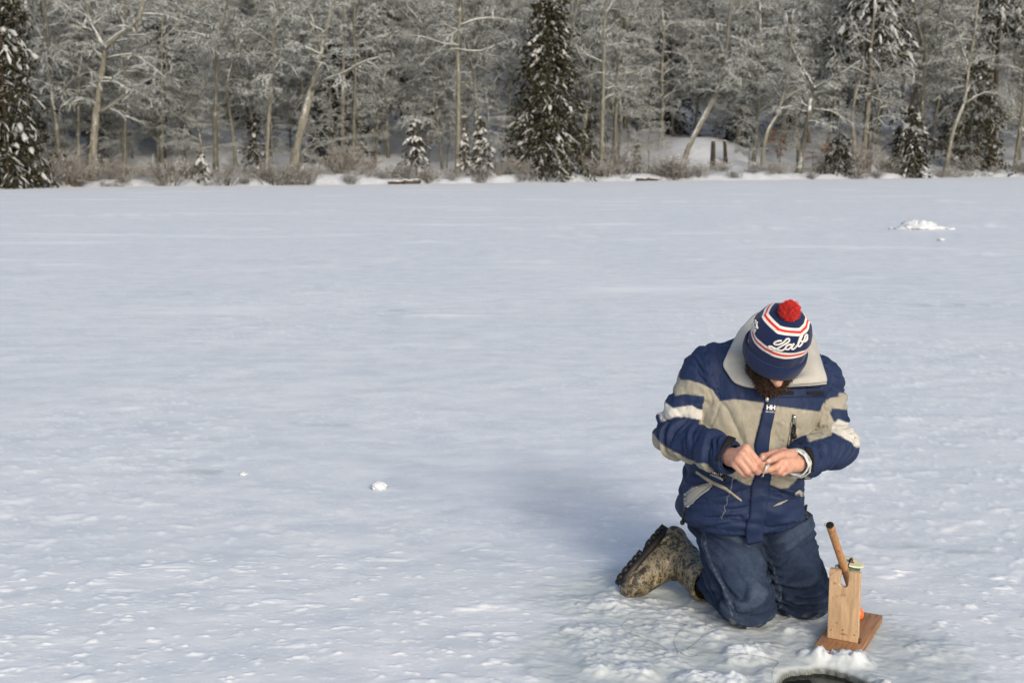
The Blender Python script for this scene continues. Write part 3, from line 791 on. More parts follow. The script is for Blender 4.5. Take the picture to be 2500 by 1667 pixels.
# --- shrubs along the bank
def shrub(seed, h, w, n=26, leaves=False):
    rs = np.random.default_rng(seed)
    a = rs.uniform(0, 2 * math.pi, n); q = rs.uniform(0.1, 1.0, n)
    b = np.stack([0.25 * w * np.cos(a) * q, 0.25 * w * np.sin(a) * q, np.full(n, -0.15)], 1)
    d = np.stack([np.cos(a) * q * w * 0.6, np.sin(a) * q * w * 0.6, np.full(n, h) * rs.uniform(0.6, 1.1, n)], 1)
    st = np.stack([b, b + d * 0.45 + rs.normal(0, 0.04, d.shape), b + d * 0.8 + rs.normal(0, 0.07, d.shape), b + d + rs.normal(0, 0.1, d.shape)], 1)
    sr = np.repeat(np.array([[0.018, 0.015, 0.012, 0.008]]), n, 0)
    s2, r2 = spawn(rs, st, sr, 7, (0.25, 0.5), (0.3, 0.9), 0.2, 1.0, 0.6, 0.05, 0.25, 3, 0.2, 0.8, 0.6)
    s3, r3 = spawn(rs, s2, r2, 4, (0.4, 0.8), (0.3, 0.9), 0.2, 1.0, 0.6, 0.0, 0.3, 3, 0.2, 0.8, 0.7)
    return merge([tubes(st, sr, 4), tubes(s2, np.clip(r2, 0.007, 0.02), 3), tubes(s3, np.clip(r3, 0.006, 0.02), 3)])
sh_protos = [shrub(60 + k, h, w, n) for k, (h, w, n) in enumerate([(1.1, 1.5, 26), (0.8, 1.2, 22), (1.6, 1.7, 28), (0.55, 1.5, 24)])]
sh_me = [mesh_np("shrub", V, F, [m_bush], False) for V, F in sh_protos]
rs = random.Random(9)
for j in range(140):
    u = -120 + 2740 * (j + 3.0 * rs.random()) / 142
    s = rs.choice([0.35, 0.5, 0.7, 1.0, 1.6, 2.4, 3.4]) + rs.uniform(-0.2, 0.3)
    o = link("shrub", sh_me[rs.randrange(4)], loc=base_at(u, s), rot=(0, 0, rs.uniform(0, 6.28)))
    k = rs.choice((0.35, 0.5, 0.7, 0.9, 1.1)) * rs.uniform(0.8, 1.15); o.scale = (k * 1.1, k * 1.1, k)
    tag(o, "leafless brown shrub dusted with snow on the far bank", "shrub", "shrubs along the far bank")
# --- rusty-leaved beech saplings
def sapling(seed, h):
    rs = np.random.default_rng(seed)
    p = np.array([[(0, 0, -0.2), (0.05, 0, h * 0.4), (0, 0.05, h * 0.75), (0.1, 0, h)]])
    r = np.array([[0.04, 0.03, 0.02, 0.01]])
    l, lr = spawn(rs, p, r, 10, (0.9, 1.6001), (0.9, 1.4), 0.3, 1.0, 0.3, 0.1, 0.2, 4, 0.15, 0.5, 0.5)
    t, tr2 = spawn(rs, l, lr, 6, (0.25, 0.5), (0.4, 1.0), 0.2, 1.0, 0.3, 0, 0.2, 3, 0.2, 0.6, 0.6)
    tr = merge([tubes(p, r, 6), tubes(l, np.maximum(lr, 0.008), 3), tubes(t, np.maximum(tr2, 0.006), 3)])
    m = 420
    i = rs.integers(0, len(t), m); f = rs.uniform(0, 1, (m, 1)); c = t[i, 0] * (1 - f) + t[i, 2] * f
    d = rs.normal(0, 1, (m, 3)); d[:, 2] -= 0.8; d /= np.linalg.norm(d, axis=1, keepdims=True)
    s = np.cross(d, rs.normal(0, 1, (m, 3))); s /= np.linalg.norm(s, axis=1, keepdims=True)
    L = rs.uniform(0.10, 0.17, (m, 1))
    Q = np.stack([c, c + d * L * 0.5 + s * L * 0.3, c + d * L, c + d * L * 0.5 - s * L * 0.3], 1).reshape(-1, 3)
    return tr, (Q, np.arange(len(Q)).reshape(-1, 4))
for u, s, h, seed, lab in ((1790, 8, 2.6, 1, "sapling with rusty orange leaves on the snow mound, left of the forked tree"), (1885, 9, 1.6, 2, "low sapling with rusty leaves right of the forked tree"), (985, 12, 3.0, 3, "sapling with faint orange leaves left of the level-limbed tree"), (1245, 13, 2.2, 5, "rusty sapling half hidden behind the big spruce")):
    tr, lf = sapling(seed, h)
    put_tree(base_at(u * K_, s), tr, lf, lab, name="beech_sapling", mats=(m_trunk, m_leaf))
# --- stumps, logs and stones on the bank
m_wet = frost("wet_dark_wood", (0.050, 0.043, 0.034), thr=(0.45, 0.8))
def post(u, s, h, r, label, lean):
    b = base_at(u * K_, s)
    V, F = tubes(np.array([[(0, 0, -0.3), (lean * 0.5, 0, h * 0.5), (lean, 0, h * 0.97), (lean, 0, h)]]), np.array([[r * 1.3, r, r * 0.9, r * 0.6]]), 9, True)
    V += 0.03 * np.stack([vnoise(V[:, 0] * 9, V[:, 2] * 4, V[:, 1] * 9, 5)] * 3, 1)
    tag(link("tree_stump", mesh_np("tree_stump", V, F, [m_wet]), loc=b), label, "stump")
post(1637, 5, 2.0, 0.17, "dark broken stump standing on the snow mound", 0.0)
post(1668, 7, 1.5, 0.13, "thin reddish stump just right of the dark broken one", -0.15)
for u, L, r, a, lab in ((930, 1.8, 0.16, 0.12, "dark half-sunk log at the ice edge below the buried spruce"), (1490, 1.6, 0.15, 0.05, "dark log under snow at the ice edge right of the big spruce")):
    b = base_at(u * K_, 0.05)
    pt = smooth_path([(-L / 2, -0.52 * L / 2, 0.05), (-L / 6, -0.17 * L / 2 + a, 0.12), (L / 6, 0.17 * L / 2, 0.10), (L / 2, 0.52 * L / 2 + a, 0.16)], 9)
    V, F = tubes(pt[None], r * np.array([[0.5, 0.9, 1.15, 0.8, 1, 0.7, 0.9, 0.6, 0.3]]), 8, True)
    V += 0.10 * np.stack([vnoise(V[:, 0] * 3 + u, V[:, 1] * 3, V[:, 2] * 5, q_) for q_ in (3, 4, 5)], 1)
    b[2] = -0.02
    tag(link("shore_log", mesh_np("shore_log", V, F, [m_wet]), loc=b), lab, "log")
# ------------------------------------------------------------------ sculpting with distance fields
def sd_cone(p, a, b, ra, rb):
    a = np.asarray(a, float); b = np.asarray(b, float); ba = b - a
    pa = p - a
    h = np.clip((pa @ ba) / (ba @ ba), 0, 1)
    return np.linalg.norm(pa - h[:, None] * ba, axis=1) - (ra + (rb - ra) * h)
def sd_ell(p, c, axes, radii):
    q = (p - np.asarray(c, float)) @ np.asarray(axes, float).T
    r = np.asarray(radii, float)
    k = np.linalg.norm(q / r, axis=1)
    k2 = np.linalg.norm(q / (r * r), axis=1)
    return k * (k - 1) / (k2 + 1e-9)
def smin(a, b, k):
    h = np.clip(0.5 + 0.5 * (b - a) / k, 0, 1)
    return b + (a - b) * h - k * h * (1 - h)
def smax(a, b, k):
    return -smin(-a, -b, k)
def surfnet(f, lo, hi, h, B=6, slack=1.6):
    lo = np.asarray(lo, float); hi = np.asarray(hi, float)
    nb = np.ceil((hi - lo) / (h * B)).astype(int) + 1
    n = nb * B
    D = np.empty(tuple(n), np.float32)
    bi = np.stack(np.meshgrid(*[np.arange(k) for k in nb], indexing='ij'), -1).reshape(-1, 3)
    cen = lo + (bi * B + (B - 1) / 2) * h
    dc = f(cen)
    Dv = D.reshape(nb[0], B, nb[1], B, nb[2], B)
    Dv[...] = dc.reshape(nb[0], 1, nb[1], 1, nb[2], 1)
    act = bi[np.abs(dc) < B * h * slack]
    off = np.stack(np.meshgrid(*[np.arange(B)] * 3, indexing='ij'), -1).reshape(-1, 3)
    for s in range(0, len(act), 4000):
        a = act[s:s + 4000]
        g = a[:, None, :] * B + off[None]
        d = f((lo + g * h).reshape(-1, 3)).reshape(len(a), B, B, B)
        Dv[a[:, 0], :, a[:, 1], :, a[:, 2], :] = d
    S = D < 0
    c = S[:-1, :-1, :-1].astype(np.int8)
    cnt = np.zeros(tuple(n - 1), np.int8)
    for dx in (0, 1):
        for dy in (0, 1):
            for dz in (0, 1):
                cnt += S[dx:n[0] - 1 + dx, dy:n[1] - 1 + dy, dz:n[2] - 1 + dz]
    cells = np.argwhere((cnt > 0) & (cnt < 8))
    vid = np.full(tuple(n - 1), -1, np.int32)
    vid[tuple(cells.T)] = np.arange(len(cells))
    acc = np.zeros((len(cells), 3)); num = np.zeros(len(cells))
    cor = [(0, 0, 0), (1, 0, 0), (0, 1, 0), (1, 1, 0), (0, 0, 1), (1, 0, 1), (0, 1, 1), (1, 1, 1)]
    vals = [D[cells[:, 0] + a, cells[:, 1] + b, cells[:, 2] + e] for a, b, e in cor]
    for i in range(8):
        for j in range(i + 1, 8):
            if sum(abs(np.array(cor[i]) - cor[j])) != 1: continue
            m = (vals[i] < 0) != (vals[j] < 0)
            t = vals[i] / (vals[i] - vals[j] + 1e-12)
            pos = np.array(cor[i])[None] + t[:, None] * (np.array(cor[j]) - cor[i])[None]
            acc[m] += pos[m]; num[m] += 1
    V = lo + (cells + acc / num[:, None]) * h
    Q = []
    for ax in range(3):
        s0 = [slice(1, n[k] - 1) for k in range(3)]; s1 = list(s0)
        s0[ax] = slice(0, n[ax] - 1); s1[ax] = slice(1, n[ax])
        A = S[tuple(s0)]; Bq = S[tuple(s1)]
        e = np.argwhere(A != Bq)
        ins = A[tuple(e.T)]
        base = e.copy()
        for k in range(3):
            if k != ax: base[:, k] += 1
        u, v = [(1, 2), (2, 0), (0, 1)][ax]
        q = []
        for du, dv in ((-1, -1), (0, -1), (0, 0), (-1, 0)):
            cc = base.copy(); cc[:, u] += du; cc[:, v] += dv
            q.append(vid[tuple(cc.T)])
        q = np.stack(q, 1)
        q[~ins] = q[~ins][:, ::-1]
        Q.append(q)
    return V, np.concatenate(Q)
def relax(V, F, it=1, lam=0.5):
    e = np.concatenate([F[:, [0, 1]], F[:, [1, 2]], F[:, [2, 3]], F[:, [3, 0]]])
    deg = np.bincount(e[:, 0], minlength=len(V)) + np.bincount(e[:, 1], minlength=len(V)) + 1e-9
    for _ in range(it):
        S = np.stack([np.bincount(e[:, 0], weights=V[e[:, 1], c], minlength=len(V)) + np.bincount(e[:, 1], weights=V[e[:, 0], c], minlength=len(V)) for c in range(3)], 1)
        V = V + lam * (S / deg[:, None] - V)
    return V
def in_poly(u, v, poly):
    p = np.asarray(poly, float); n = len(p)
    r = np.zeros(np.shape(u), bool)
    for i in range(n):
        x0, y0 = p[i]; x1, y1 = p[(i + 1) % n]
        if y0 == y1: continue
        c = ((y0 > v) != (y1 > v)) & (u < (x1 - x0) * (v - y0) / (y1 - y0) + x0)
        r ^= c
    return r
def poly_edge(u, v, poly):
    d = np.full(np.shape(u), 1e9); n = len(poly)
    for i in range(n):
        (x0, y0), (x1, y1) = poly[i], poly[(i + 1) % n]
        L = (x1 - x0) ** 2 + (y1 - y0) ** 2 + 1e-9
        t = np.clip(((u - x0) * (x1 - x0) + (v - y0) * (y1 - y0)) / L, 0, 1)
        d = np.minimum(d, np.hypot(u - x0 - t * (x1 - x0), v - y0 - t * (y1 - y0)))
    return d

# ------------------------------------------------------------------ the kneeling man: joints
shR, elR, wrR = P(1729, 916, 4.00), P(1648, 1062, 3.97), P(1783, 1117, 3.735)
shL, elL, wrL = P(2003, 942, 4.03), P(2033, 1083, 3.98), P(1950, 1128, 3.755)
hipR, hipL = P(1757, 1235, 4.10), P(1872, 1235, 4.12)
kneeR, kneeL = G(1825, 1534) + [0, 0.045, 0.085], G(1962, 1510) + [0, 0.045, 0.085]
heelR = P(1634, 1306, 4.33)
toeR = P(1527, 1432, 4.20)
ankR = P(1662, 1366, 4.27)
ankL = kneeL + [-0.06, 0.40, 0.0]
neck0 = P(1872, 905, 4.0)
person = thing("person", "man kneeling on the ice in a navy and tan jacket, looking down at his hands", "person", (0.82, 4.0, 0))
NAVY, TAN, OFF, LIN = (0.0118, 0.0235, 0.068), (0.285, 0.272, 0.222), (0.46, 0.46, 0.435), (0.365, 0.37, 0.348)

# torso: a stack of ellipses leaning forward
TZ = np.array([0.26, 0.33, 0.42, 0.50, 0.58, 0.66, 0.74, 0.82, 0.88, 0.915, 0.94, 1.02])
TCX = np.array([0.785, 0.785, 0.785, 0.785, 0.79, 0.80, 0.81, 0.822, 0.832, 0.838, 0.84, 0.84])
TCY = np.array([4.075, 4.07, 4.055, 4.04, 4.025, 4.01, 4.00, 4.00, 4.01, 4.02, 4.03, 4.04])
TA = np.array([0.198, 0.207, 0.204, 0.195, 0.196, 0.205, 0.21, 0.205, 0.178, 0.14, 0.08, 0.03])
TB = np.array([0.170, 0.180, 0.182, 0.178, 0.172, 0.165, 0.156, 0.138, 0.108, 0.085, 0.06, 0.04])
def sd_torso(p):
    z = p[:, 2]
    cx, cy, a, b = [np.interp(z, TZ, q) for q in (TCX, TCY, TA, TB)]
    x, y = (p[:, 0] - cx), (p[:, 1] - cy)
    # a little boxier than an ellipse
    e = 2.35
    k = (np.abs(x / a) ** e + np.abs(y / b) ** e) ** (1 / e)
    d = (k - 1) * np.minimum(a, b) * 0.9
    return np.maximum(d, z - 0.955)
def arm(p, s, e, w, r0, r1, r2, k=0.03):
    u = sd_cone(p, s, e, r0, r1); f = sd_cone(p, e, w, r1, r2)
    return smin(u, f, k), u, f
def sleeve_end(p, e, w, over):
    ax = (w - e) / np.linalg.norm(w - e)
    end = w + ax * over
    return (p - end) @ ax, ax, end
def sd_jacket(p, which=False):
    t = sd_torso(p)
    hem = 0.322 - p[:, 2] - 0.012 * np.sin((p[:, 0] - 0.6) * 14) * 0.5
    t = smax(t, hem, 0.02)
    aR, uR, fR = arm(p, shR, elR, wrR, 0.080, 0.0670, 0.0530, 0.02)
    aL, uL, fL = arm(p, shL, elL, wrL, 0.077, 0.0665, 0.0510, 0.02)
    for k, (e, w, fa) in enumerate(((elR, wrR, fR), (elL, wrL, fL))):
        pl, ax, end = sleeve_end(p, e, w, 0.006)
        nearw = np.linalg.norm(p - w, axis=1) < 0.16
        inner = sd_cone(p, end - ax * 0.05, end + ax * 0.09, 0.043, 0.050)
        cut = np.maximum(pl, -inner)
        if k == 0: aR = np.where(nearw, smax(aR, cut, 0.006), aR)
        else: aL = np.where(nearw, smax(aL, cut, 0.006), aL)
    # shoulders swell into the yoke; the sleeves only blend with the body above the elbow
    t = smin(t, sd_cone(p, P(1812, 868, 4.03), P(1745, 896, 4.005), 0.062, 0.064), 0.05)
    t = smin(t, sd_cone(p, P(1925, 880, 4.05), P(1988, 915, 4.035), 0.055, 0.058), 0.05)
    kk = 0.012 + 0.06 * sstep(0.70, 0.86, p[:, 2])
    d = smin(t, aR, kk); d = smin(d, aL, kk)
    if which:
        w = np.argmin(np.stack([t, aR, aL], 1), axis=1)
        return d, w
    return d
JV, JF = surfnet(sd_jacket, (0.40, 3.60, 0.28), (1.20, 4.32, 1.05), 0.0042)
_, JW = sd_jacket(JV, True)
JN = vnormals(JV, JF)
# cloth folds
def limb_coords(V, s, e, w):
    def seg(a, b):
        ba = b - a; L = np.linalg.norm(ba)
        t = ((V - a) @ ba) / (L * L)
        d = np.linalg.norm(V - a - np.clip(t, 0, 1)[:, None] * ba, axis=1)
        return t, d, L, ba / L
    t0, d0, L0, a0 = seg(s, e); t1, d1, L1, a1 = seg(e, w)
    use1 = d1 < d0
    t = np.where(use1, L0 + np.clip(t1, 0, 1.2) * L1, np.clip(t0, -0.3, 1) * L0)
    return t, use1, L0, L1
def crease(n, g=2.6):
    """rounded ridges between narrow valleys"""
    a = np.clip(np.abs(n) * g, 0, 1)
    return 2 * a ** 0.6 - 1.1
def folds(V, W):
    disp = np.zeros(len(V))
    x, y, z = V.T
    # torso: drapes on the chest, cross folds at the waist
    m = W == 0
    warp = 0.03 * vnoise(x * 6, z * 6, y * 6, 21)
    waist = np.exp(-((z - 0.46) / 0.09) ** 2)
    cross = crease(fbm((x + warp) * 3.6 + 2, (z + 0.28 * np.abs(x - 0.8) + warp) * 15, y * 3.0, 3, 22))
    drape = crease(fbm((x + 0.25 * (z - 0.7)) * 13, z * 3.5 + warp * 9, y * 6, 3, 23))
    chest = sstep(0.52, 0.62, z)
    soft = fbm(x * 7, z * 7, y * 7, 3, 27)
    dt = 0.0135 * np.clip(cross, -1, 1) * (waist * 1.0 + 0.30 * (1 - chest)) + 0.0055 * np.clip(drape, -1, 1) * chest + 0.006 * soft
    # bunched roll above the hem
    dt += 0.012 * np.exp(-((z - 0.375 - 0.02 * np.sin(x * 17)) / 0.03) ** 2) - 0.006 * np.exp(-((z - 0.335) / 0.012) ** 2)
    disp[m] = dt[m]
    for k, (s, e, w) in ((1, (shR, elR, wrR)), (2, (shL, elL, wrL))):
        m = W == k
        t, fore, L0, L1 = limb_coords(V, s, e, w)
        warp = 0.035 * vnoise(x * 11, y * 11, z * 11, 30 + k)
        q = fbm((t + warp) * 24 + 0.35 * z * 24, x * 5.5, y * 5.5 + z * 4, 3, 33 + k)
        r = crease(q)
        near_el = np.exp(-((t - L0) / 0.085) ** 2)
        cuff = sstep(L0 + L1 * 0.45, L0 + L1 * 0.85, t) * (1 - sstep(L0 + L1 * 0.86, L0 + L1 * 0.95, t))
        ax_u = (e - s) / np.linalg.norm(e - s)
        lon = 1 - np.abs(fbm(x * 15 + 4, y * 15, (t + warp) * 6, 2, 37 + k)) * 2
        dd = np.clip(r, -1, 1) * (0.0055 + 0.0105 * near_el + 0.0075 * cuff) + 0.0035 * np.clip(lon, -0.5, 1) + 0.005 * fbm(x * 9, y * 9, z * 9, 2, 39)
        disp[m] = dd[m]
    return disp
hands_zone = np.minimum(np.linalg.norm(JV - wrR, axis=1), np.linalg.norm(JV - wrL, axis=1))
disp = folds(JV, JW)
disp *= sstep(0.03, 0.08, hands_zone) * 0.9 + 0.1
JV = JV + JN * disp[:, None]
# panels of coloured cloth
ju, jv = to_px(JV)
front = JN[:, 1] < 0.25
panels = [  # part, colour, outline
    (0, TAN, [(1700, 985), (1757, 979), (1795, 974), (1866, 983), (1842, 1085), (1848, 1150), (1833, 1184), (1820, 1182), (1785, 1163), (1740, 1143), (1690, 1110), (1685, 1000)]),
    (0, TAN, [(1880, 987), (1896, 991), (2003, 1005), (2012, 983), (2040, 1010), (2030, 1090), (1985, 1100), (1960, 1120), (1945, 1172), (1925, 1191), (1905, 1193), (1880, 1183), (1865, 1100)]),
    (1, TAN, [(1678, 850), (1662, 885), (1656, 919), (1660, 926), (1683, 928), (1713, 937), (1739, 951), (1757, 979), (1752, 1003), (1735, 1040), (1706, 1034), (1722, 1004), (1718, 967), (1672, 961), (1648, 966), (1636, 940), (1590, 935), (1630, 850)]),
    (0, TAN, [(1713, 937), (1739, 951), (1757, 979), (1752, 1003), (1735, 1040), (1690, 1034), (1690, 960)]),
    (1, OFF, [(1617, 970), (1626, 983), (1643, 996), (1688, 989), (1703, 998), (1722, 1001), (1713, 1026), (1700, 1022), (1672, 1017), (1647, 1017), (1616, 1029), (1610, 1019), (1612, 1012), (1580, 1006), (1590, 968)]),
    (1, TAN, [(1585, 1052), (1596, 1060), (1614, 1084), (1642, 1101), (1700, 1131), (1722, 1130), (1742, 1151), (1730, 1175), (1660, 1150), (1590, 1105)]),
    (2, TAN, [(2049, 959), (2110, 959), (2110, 1014), (2088, 1011), (2070, 1000), (2032, 996), (2026, 1009), (2037, 1030), (2030, 1062), (1975, 1078), (1960, 1040), (2004, 1001), (2012, 983), (2027, 972), (2047, 968)]),
    (2, OFF, [(2047, 1023), (2110, 1044), (2110, 1092), (2086, 1090), (2080, 1079), (2060, 1067), (2030, 1053), (2032, 1037)]),
    (2, TAN, [(1965, 1162), (1986, 1169), (1986, 1185), (1968, 1180)]),
]
JC = np.tile(np.array(NAVY), (len(JV), 1))
groove = np.full(len(JV), 1e9)
for w, c, poly in panels:
    e = poly_edge(ju, jv, poly)
    ins_ = in_poly(ju, jv, poly)
    k_ = np.where((JW == w) & front, sstep(-1.6, 1.6, np.where(ins_, e, -e)), 0)[:, None]
    JC = JC * (1 - k_) + np.array(c) * k_
    groove = np.where((JW == w) & front, np.minimum(groove, e), groove)
# lining inside the cuffs
for e, w in ((elR, wrR), (elL, wrL)):
    ax = (w - e) / np.linalg.norm(w - e)
    ins = (np.linalg.norm(JV - w, axis=1) < 0.09) & (np.einsum('ij,ij->i', JN, JV - (w + ((JV - w) @ ax)[:, None] * ax)) < 0)
    JC[ins] = (0.02, 0.02, 0.022)
seams = [[(1718, 862), (1735, 905), (1752, 945), (1760, 985)], [(2003, 862), (2030, 925), (2016, 985)], [(1820, 950), (1818, 975)], [(1966, 990), (1964, 1004)],
         [(1668, 1215), (1720, 1218), (1775, 1236), (1808, 1262)], [(1808, 1215), (1812, 1180)], [(1664, 1268), (1740, 1288), (1818, 1302)], [(1868, 1306), (1930, 1284), (1962, 1252)], [(1903, 996), (1886, 1090)], [(1918, 1000), (1903, 1150)]]
sd_ = np.full(len(JV), 1e9)
for s in seams:
    for a, b in zip(s[:-1], s[1:]):
        L = (b[0] - a[0]) ** 2 + (b[1] - a[1]) ** 2
        t = np.clip(((ju - a[0]) * (b[0] - a[0]) + (jv - a[1]) * (b[1] - a[1])) / L, 0, 1)
        sd_ = np.minimum(sd_, np.hypot(ju - a[0] - t * (b[0] - a[0]), jv - a[1] - t * (b[1] - a[1])))
pull = np.where((JN[:, 1] < 0), np.exp(-(np.minimum(groove, sd_) / 2.6) ** 2), 0) * 0.0020
pucker = np.where((JN[:, 1] < 0), np.exp(-(np.minimum(groove, sd_) / 9.0) ** 2), 0) * 0.0022 * vnoise(ju / 7.0, jv / 7.0, None, 51)
JV = JV - JN * (pull + pucker)[:, None]

m_jacket, nt, bs = new_mat("jacket_cloth")
vc = nd(nt, 'ShaderNodeVertexColor'); vc.layer_name = 'Col'
co = texco(nt)
wear = ramp(nt, noise_node(nt, co, 22, 6, 0.65), [(0.3, (0.84, 0.84, 0.85)), (0.7, (1.1, 1.1, 1.1))])
nt.links.new(mixc(nt, 1.0, vc.outputs[0], wear, 'MULTIPLY'), bs.inputs['Base Color'])
bs.inputs['Roughness'].default_value = 0.66
bs.inputs['Specular IOR Level'].default_value = 0.22
w1 = noise_node(nt, texco(nt, (1, 1, 0.55), rot=(0.3, 0.5, 0.2)), 34, 5, 0.6, 0.8)
b1 = bump(nt, None, w1, 0.5, 0.010)
bump(nt, bs, noise_node(nt, co, 700, 2), 0.15, 0.0006, b1)
jacket = part("jacket", JV, JF, m_jacket, person, cols=JC)
jacket['label'] = 'navy winter jacket with tan chest panels and off-white sleeve patches'

# surfaces to lay trim on
def bvh_of(V, F, keep=None):
    f = F if keep is None else F[keep]
    return BVHTree.FromPolygons([tuple(v) for v in V], [tuple(q) for q in f])
torso_faces = np.all((JW[JF] == 0) & (JN[JF][..., 1] < 0.35), axis=1)
BT = bvh_of(JV, JF, torso_faces)
BR = bvh_of(JV, JF, np.all(JW[JF] == 1, axis=1))
BL = bvh_of(JV, JF, np.all(JW[JF] == 2, axis=1))
BALL = bvh_of(JV, JF)
ORG = Vector((0, 0, CAM_H))
def hit(bvh, u, v):
    d = Vector(ray(u, v)).normalized()
    loc, n, i, dist = bvh.ray_cast(ORG, d)
    if loc is None:
        return None, None
    if n.dot(d) > 0: n = -n
    return np.array(loc), np.array(n)
def resample(path, n):
    p = np.asarray(path, float)
    s = np.concatenate([[0], np.cumsum(np.linalg.norm(np.diff(p, axis=0), axis=1))])
    t = np.linspace(0, s[-1], n)
    return np.stack([np.interp(t, s, p[:, k]) for k in range(2)], 1)
def ribbon(name, A, B, bvh, mat, parent, n=24, m=5, off=0.003, thick=0.004, round_=0.0, label=None, ret=False):
    """cloth or metal strip lying on a surface, between two outlines given as places in the picture"""
    a, b = resample(A, n), resample(B, n)
    Pp = np.zeros((n, m, 3)); Nn = np.zeros((n, m, 3)); ok = np.zeros((n, m), bool)
    for i in range(n):
        for j in range(m):
            f = j / (m - 1)
            uv = a[i] * (1 - f) + b[i] * f
            l, nn = hit(bvh, *uv)
            if l is not None:
                Pp[i, j], Nn[i, j], ok[i, j] = l, nn, True
    for _ in range(60):                       # fill misses from neighbours
        if ok.all() or not ok.any(): break
        for i, j in np.argwhere(~ok):
            nb = [(i + di, j + dj) for di, dj in ((-1, 0), (1, 0), (0, -1), (0, 1)) if 0 <= i + di < n and 0 <= j + dj < m and ok[i + di, j + dj]]
            if nb:
                k0 = nb[0]; Y = np.mean([Pp[k][1] for k in nb])
                uv = a[i] * (1 - j / (m - 1)) + b[i] * (j / (m - 1))
                Pp[i, j] = P(uv[0], uv[1], Y); Nn[i, j] = np.mean([Nn[k] for k in nb], axis=0); ok[i, j] = True
    # smooth so that it lies like its own piece of cloth
    for _ in range(3):
        Q = Nn.copy()
        Q[1:-1] += Nn[:-2] + Nn[2:]
        Q[:, 1:-1] += Nn[:, :-2] + Nn[:, 2:]
        Nn = Q / (np.linalg.norm(Q, axis=2, keepdims=True) + 1e-9)
        dd = np.zeros((n, m))
    prof = 1 - round_ * np.abs(np.linspace(-1, 1, m)) ** 2
    top = Pp + Nn * (off + thick * prof[None, :, None])
    bot = Pp - Nn * 0.004
    V = np.concatenate([top.reshape(-1, 3), bot.reshape(-1, 3)])
    ii = np.arange(n * m).reshape(n, m); jj = ii + n * m
    Q = [np.stack([ii[:-1, :-1], ii[1:, :-1], ii[1:, 1:], ii[:-1, 1:]], -1).reshape(-1, 4)]
    Q.append(np.stack([jj[:-1, :-1], jj[:-1, 1:], jj[1:, 1:], jj[1:, :-1]], -1).reshape(-1, 4))
    for s in ((ii[:-1, 0], jj[:-1, 0], jj[1:, 0], ii[1:, 0]), (ii[1:, -1], jj[1:, -1], jj[:-1, -1], ii[:-1, -1]), (ii[0, 1:], jj[0, 1:], jj[0, :-1], ii[0, :-1]), (ii[-1, :-1], jj[-1, :-1], jj[-1, 1:], ii[-1, 1:])):
        Q.append(np.stack(s, -1))
    Fq = np.concatenate(Q)
    c0 = np.cross(top[1, 0] - top[0, 0], top[0, 1] - top[0, 0])
    if c0 @ Nn[0, 0] < 0: Fq = Fq[:, ::-1]
    if ret: return V, Fq
    o = part(name, V, Fq, mat, parent)
    if label: o['label'] = label
    return o
def band(path, w):
    """two parallel outlines round a centre line"""
    p = np.asarray(path, float)
    t = np.gradient(p, axis=0); t /= np.linalg.norm(t, axis=1, keepdims=True) + 1e-9
    nrm = np.stack([-t[:, 1], t[:, 0]], 1)
    return p - nrm * w / 2, p + nrm * w / 2
m_navy = basic("navy_trim_cloth", NAVY, 0.66, 0.16, 22, 0.3, 34, 0.006, spec=0.22)
m_tan = basic("tan_trim_cloth", TAN, 0.65, 0.14, 30, 0.3, 40, 0.004)
m_lin = basic("light_collar_cloth", LIN, 0.75, 0.12, 16, 0.35, 26, 0.006)
m_black = basic("black_hook_tape", (0.008, 0.008, 0.009), 0.9, 0.2, 60, 0.5, 400, 0.001)
m_rubber = basic("black_rubber", (0.012, 0.012, 0.013), 0.5, 0.2, 60, 0.1, 200, 0.001)
m_metal = basic("zip_metal", (0.62, 0.62, 0.60), 0.35, 0.2, 200, 0.1, 300, 0.001, metal=0.9)
m_white = basic("white_print", (0.72, 0.72, 0.70), 0.7, 0.08, 60, 0)
m_pocket = basic("grey_pocket_lining", (0.30, 0.295, 0.27), 0.8, 0.1, 20, 0.3, 40, 0.004)

PLA = ([(1877, 968), (1868, 986), (1852, 1050), (1841, 1087), (1846, 1113), (1846, 1154), (1834, 1186), (1832, 1231), (1830, 1264), (1822, 1275), (1821, 1307), (1824, 1325)], [(1898, 968), (1896, 986), (1880, 1050), (1876, 1087), (1876, 1113), (1883, 1160), (1877, 1188), (1872, 1231), (1870, 1259), (1863, 1270), (1862, 1300), (1861, 1318)])
plV, plF = ribbon("placket", *PLA, BT, m_navy, jacket, 60, 9, 0.002, 0.006, 0.25, ret=True)
BP = bvh_of(plV, plF)
pl = ribbon("placket", [(1877, 968), (1868, 986), (1852, 1050), (1841, 1087), (1846, 1113), (1846, 1154), (1834, 1186), (1832, 1231), (1830, 1264), (1822, 1275), (1821, 1307), (1824, 1325)],
       [(1898, 968), (1896, 986), (1880, 1050), (1876, 1087), (1876, 1113), (1883, 1160), (1877, 1188), (1872, 1231), (1870, 1259), (1863, 1270), (1862, 1300), (1861, 1318)], BT, m_navy, jacket, 60, 9, 0.002, 0.006, 0.25)
pl['label'] = 'navy storm flap over the front zip with white letters'
ribbon("collar_flap", [(1872, 948), (1916, 946), (1966, 945), (2012, 941)], [(1878, 974), (1890, 971), (1960, 970), (2014, 968)], BT, m_navy, jacket, 24, 5, 0.001, 0.004, 0.3)
for u0, u1 in ((1899, 1936), (1966, 2007)):
    ribbon("hook_tape", [(u0, 955), (u1, 954)], [(u0 + 1, 964), (u1, 963)], BT, m_black, jacket, 6, 3, 0.006, 0.0025)
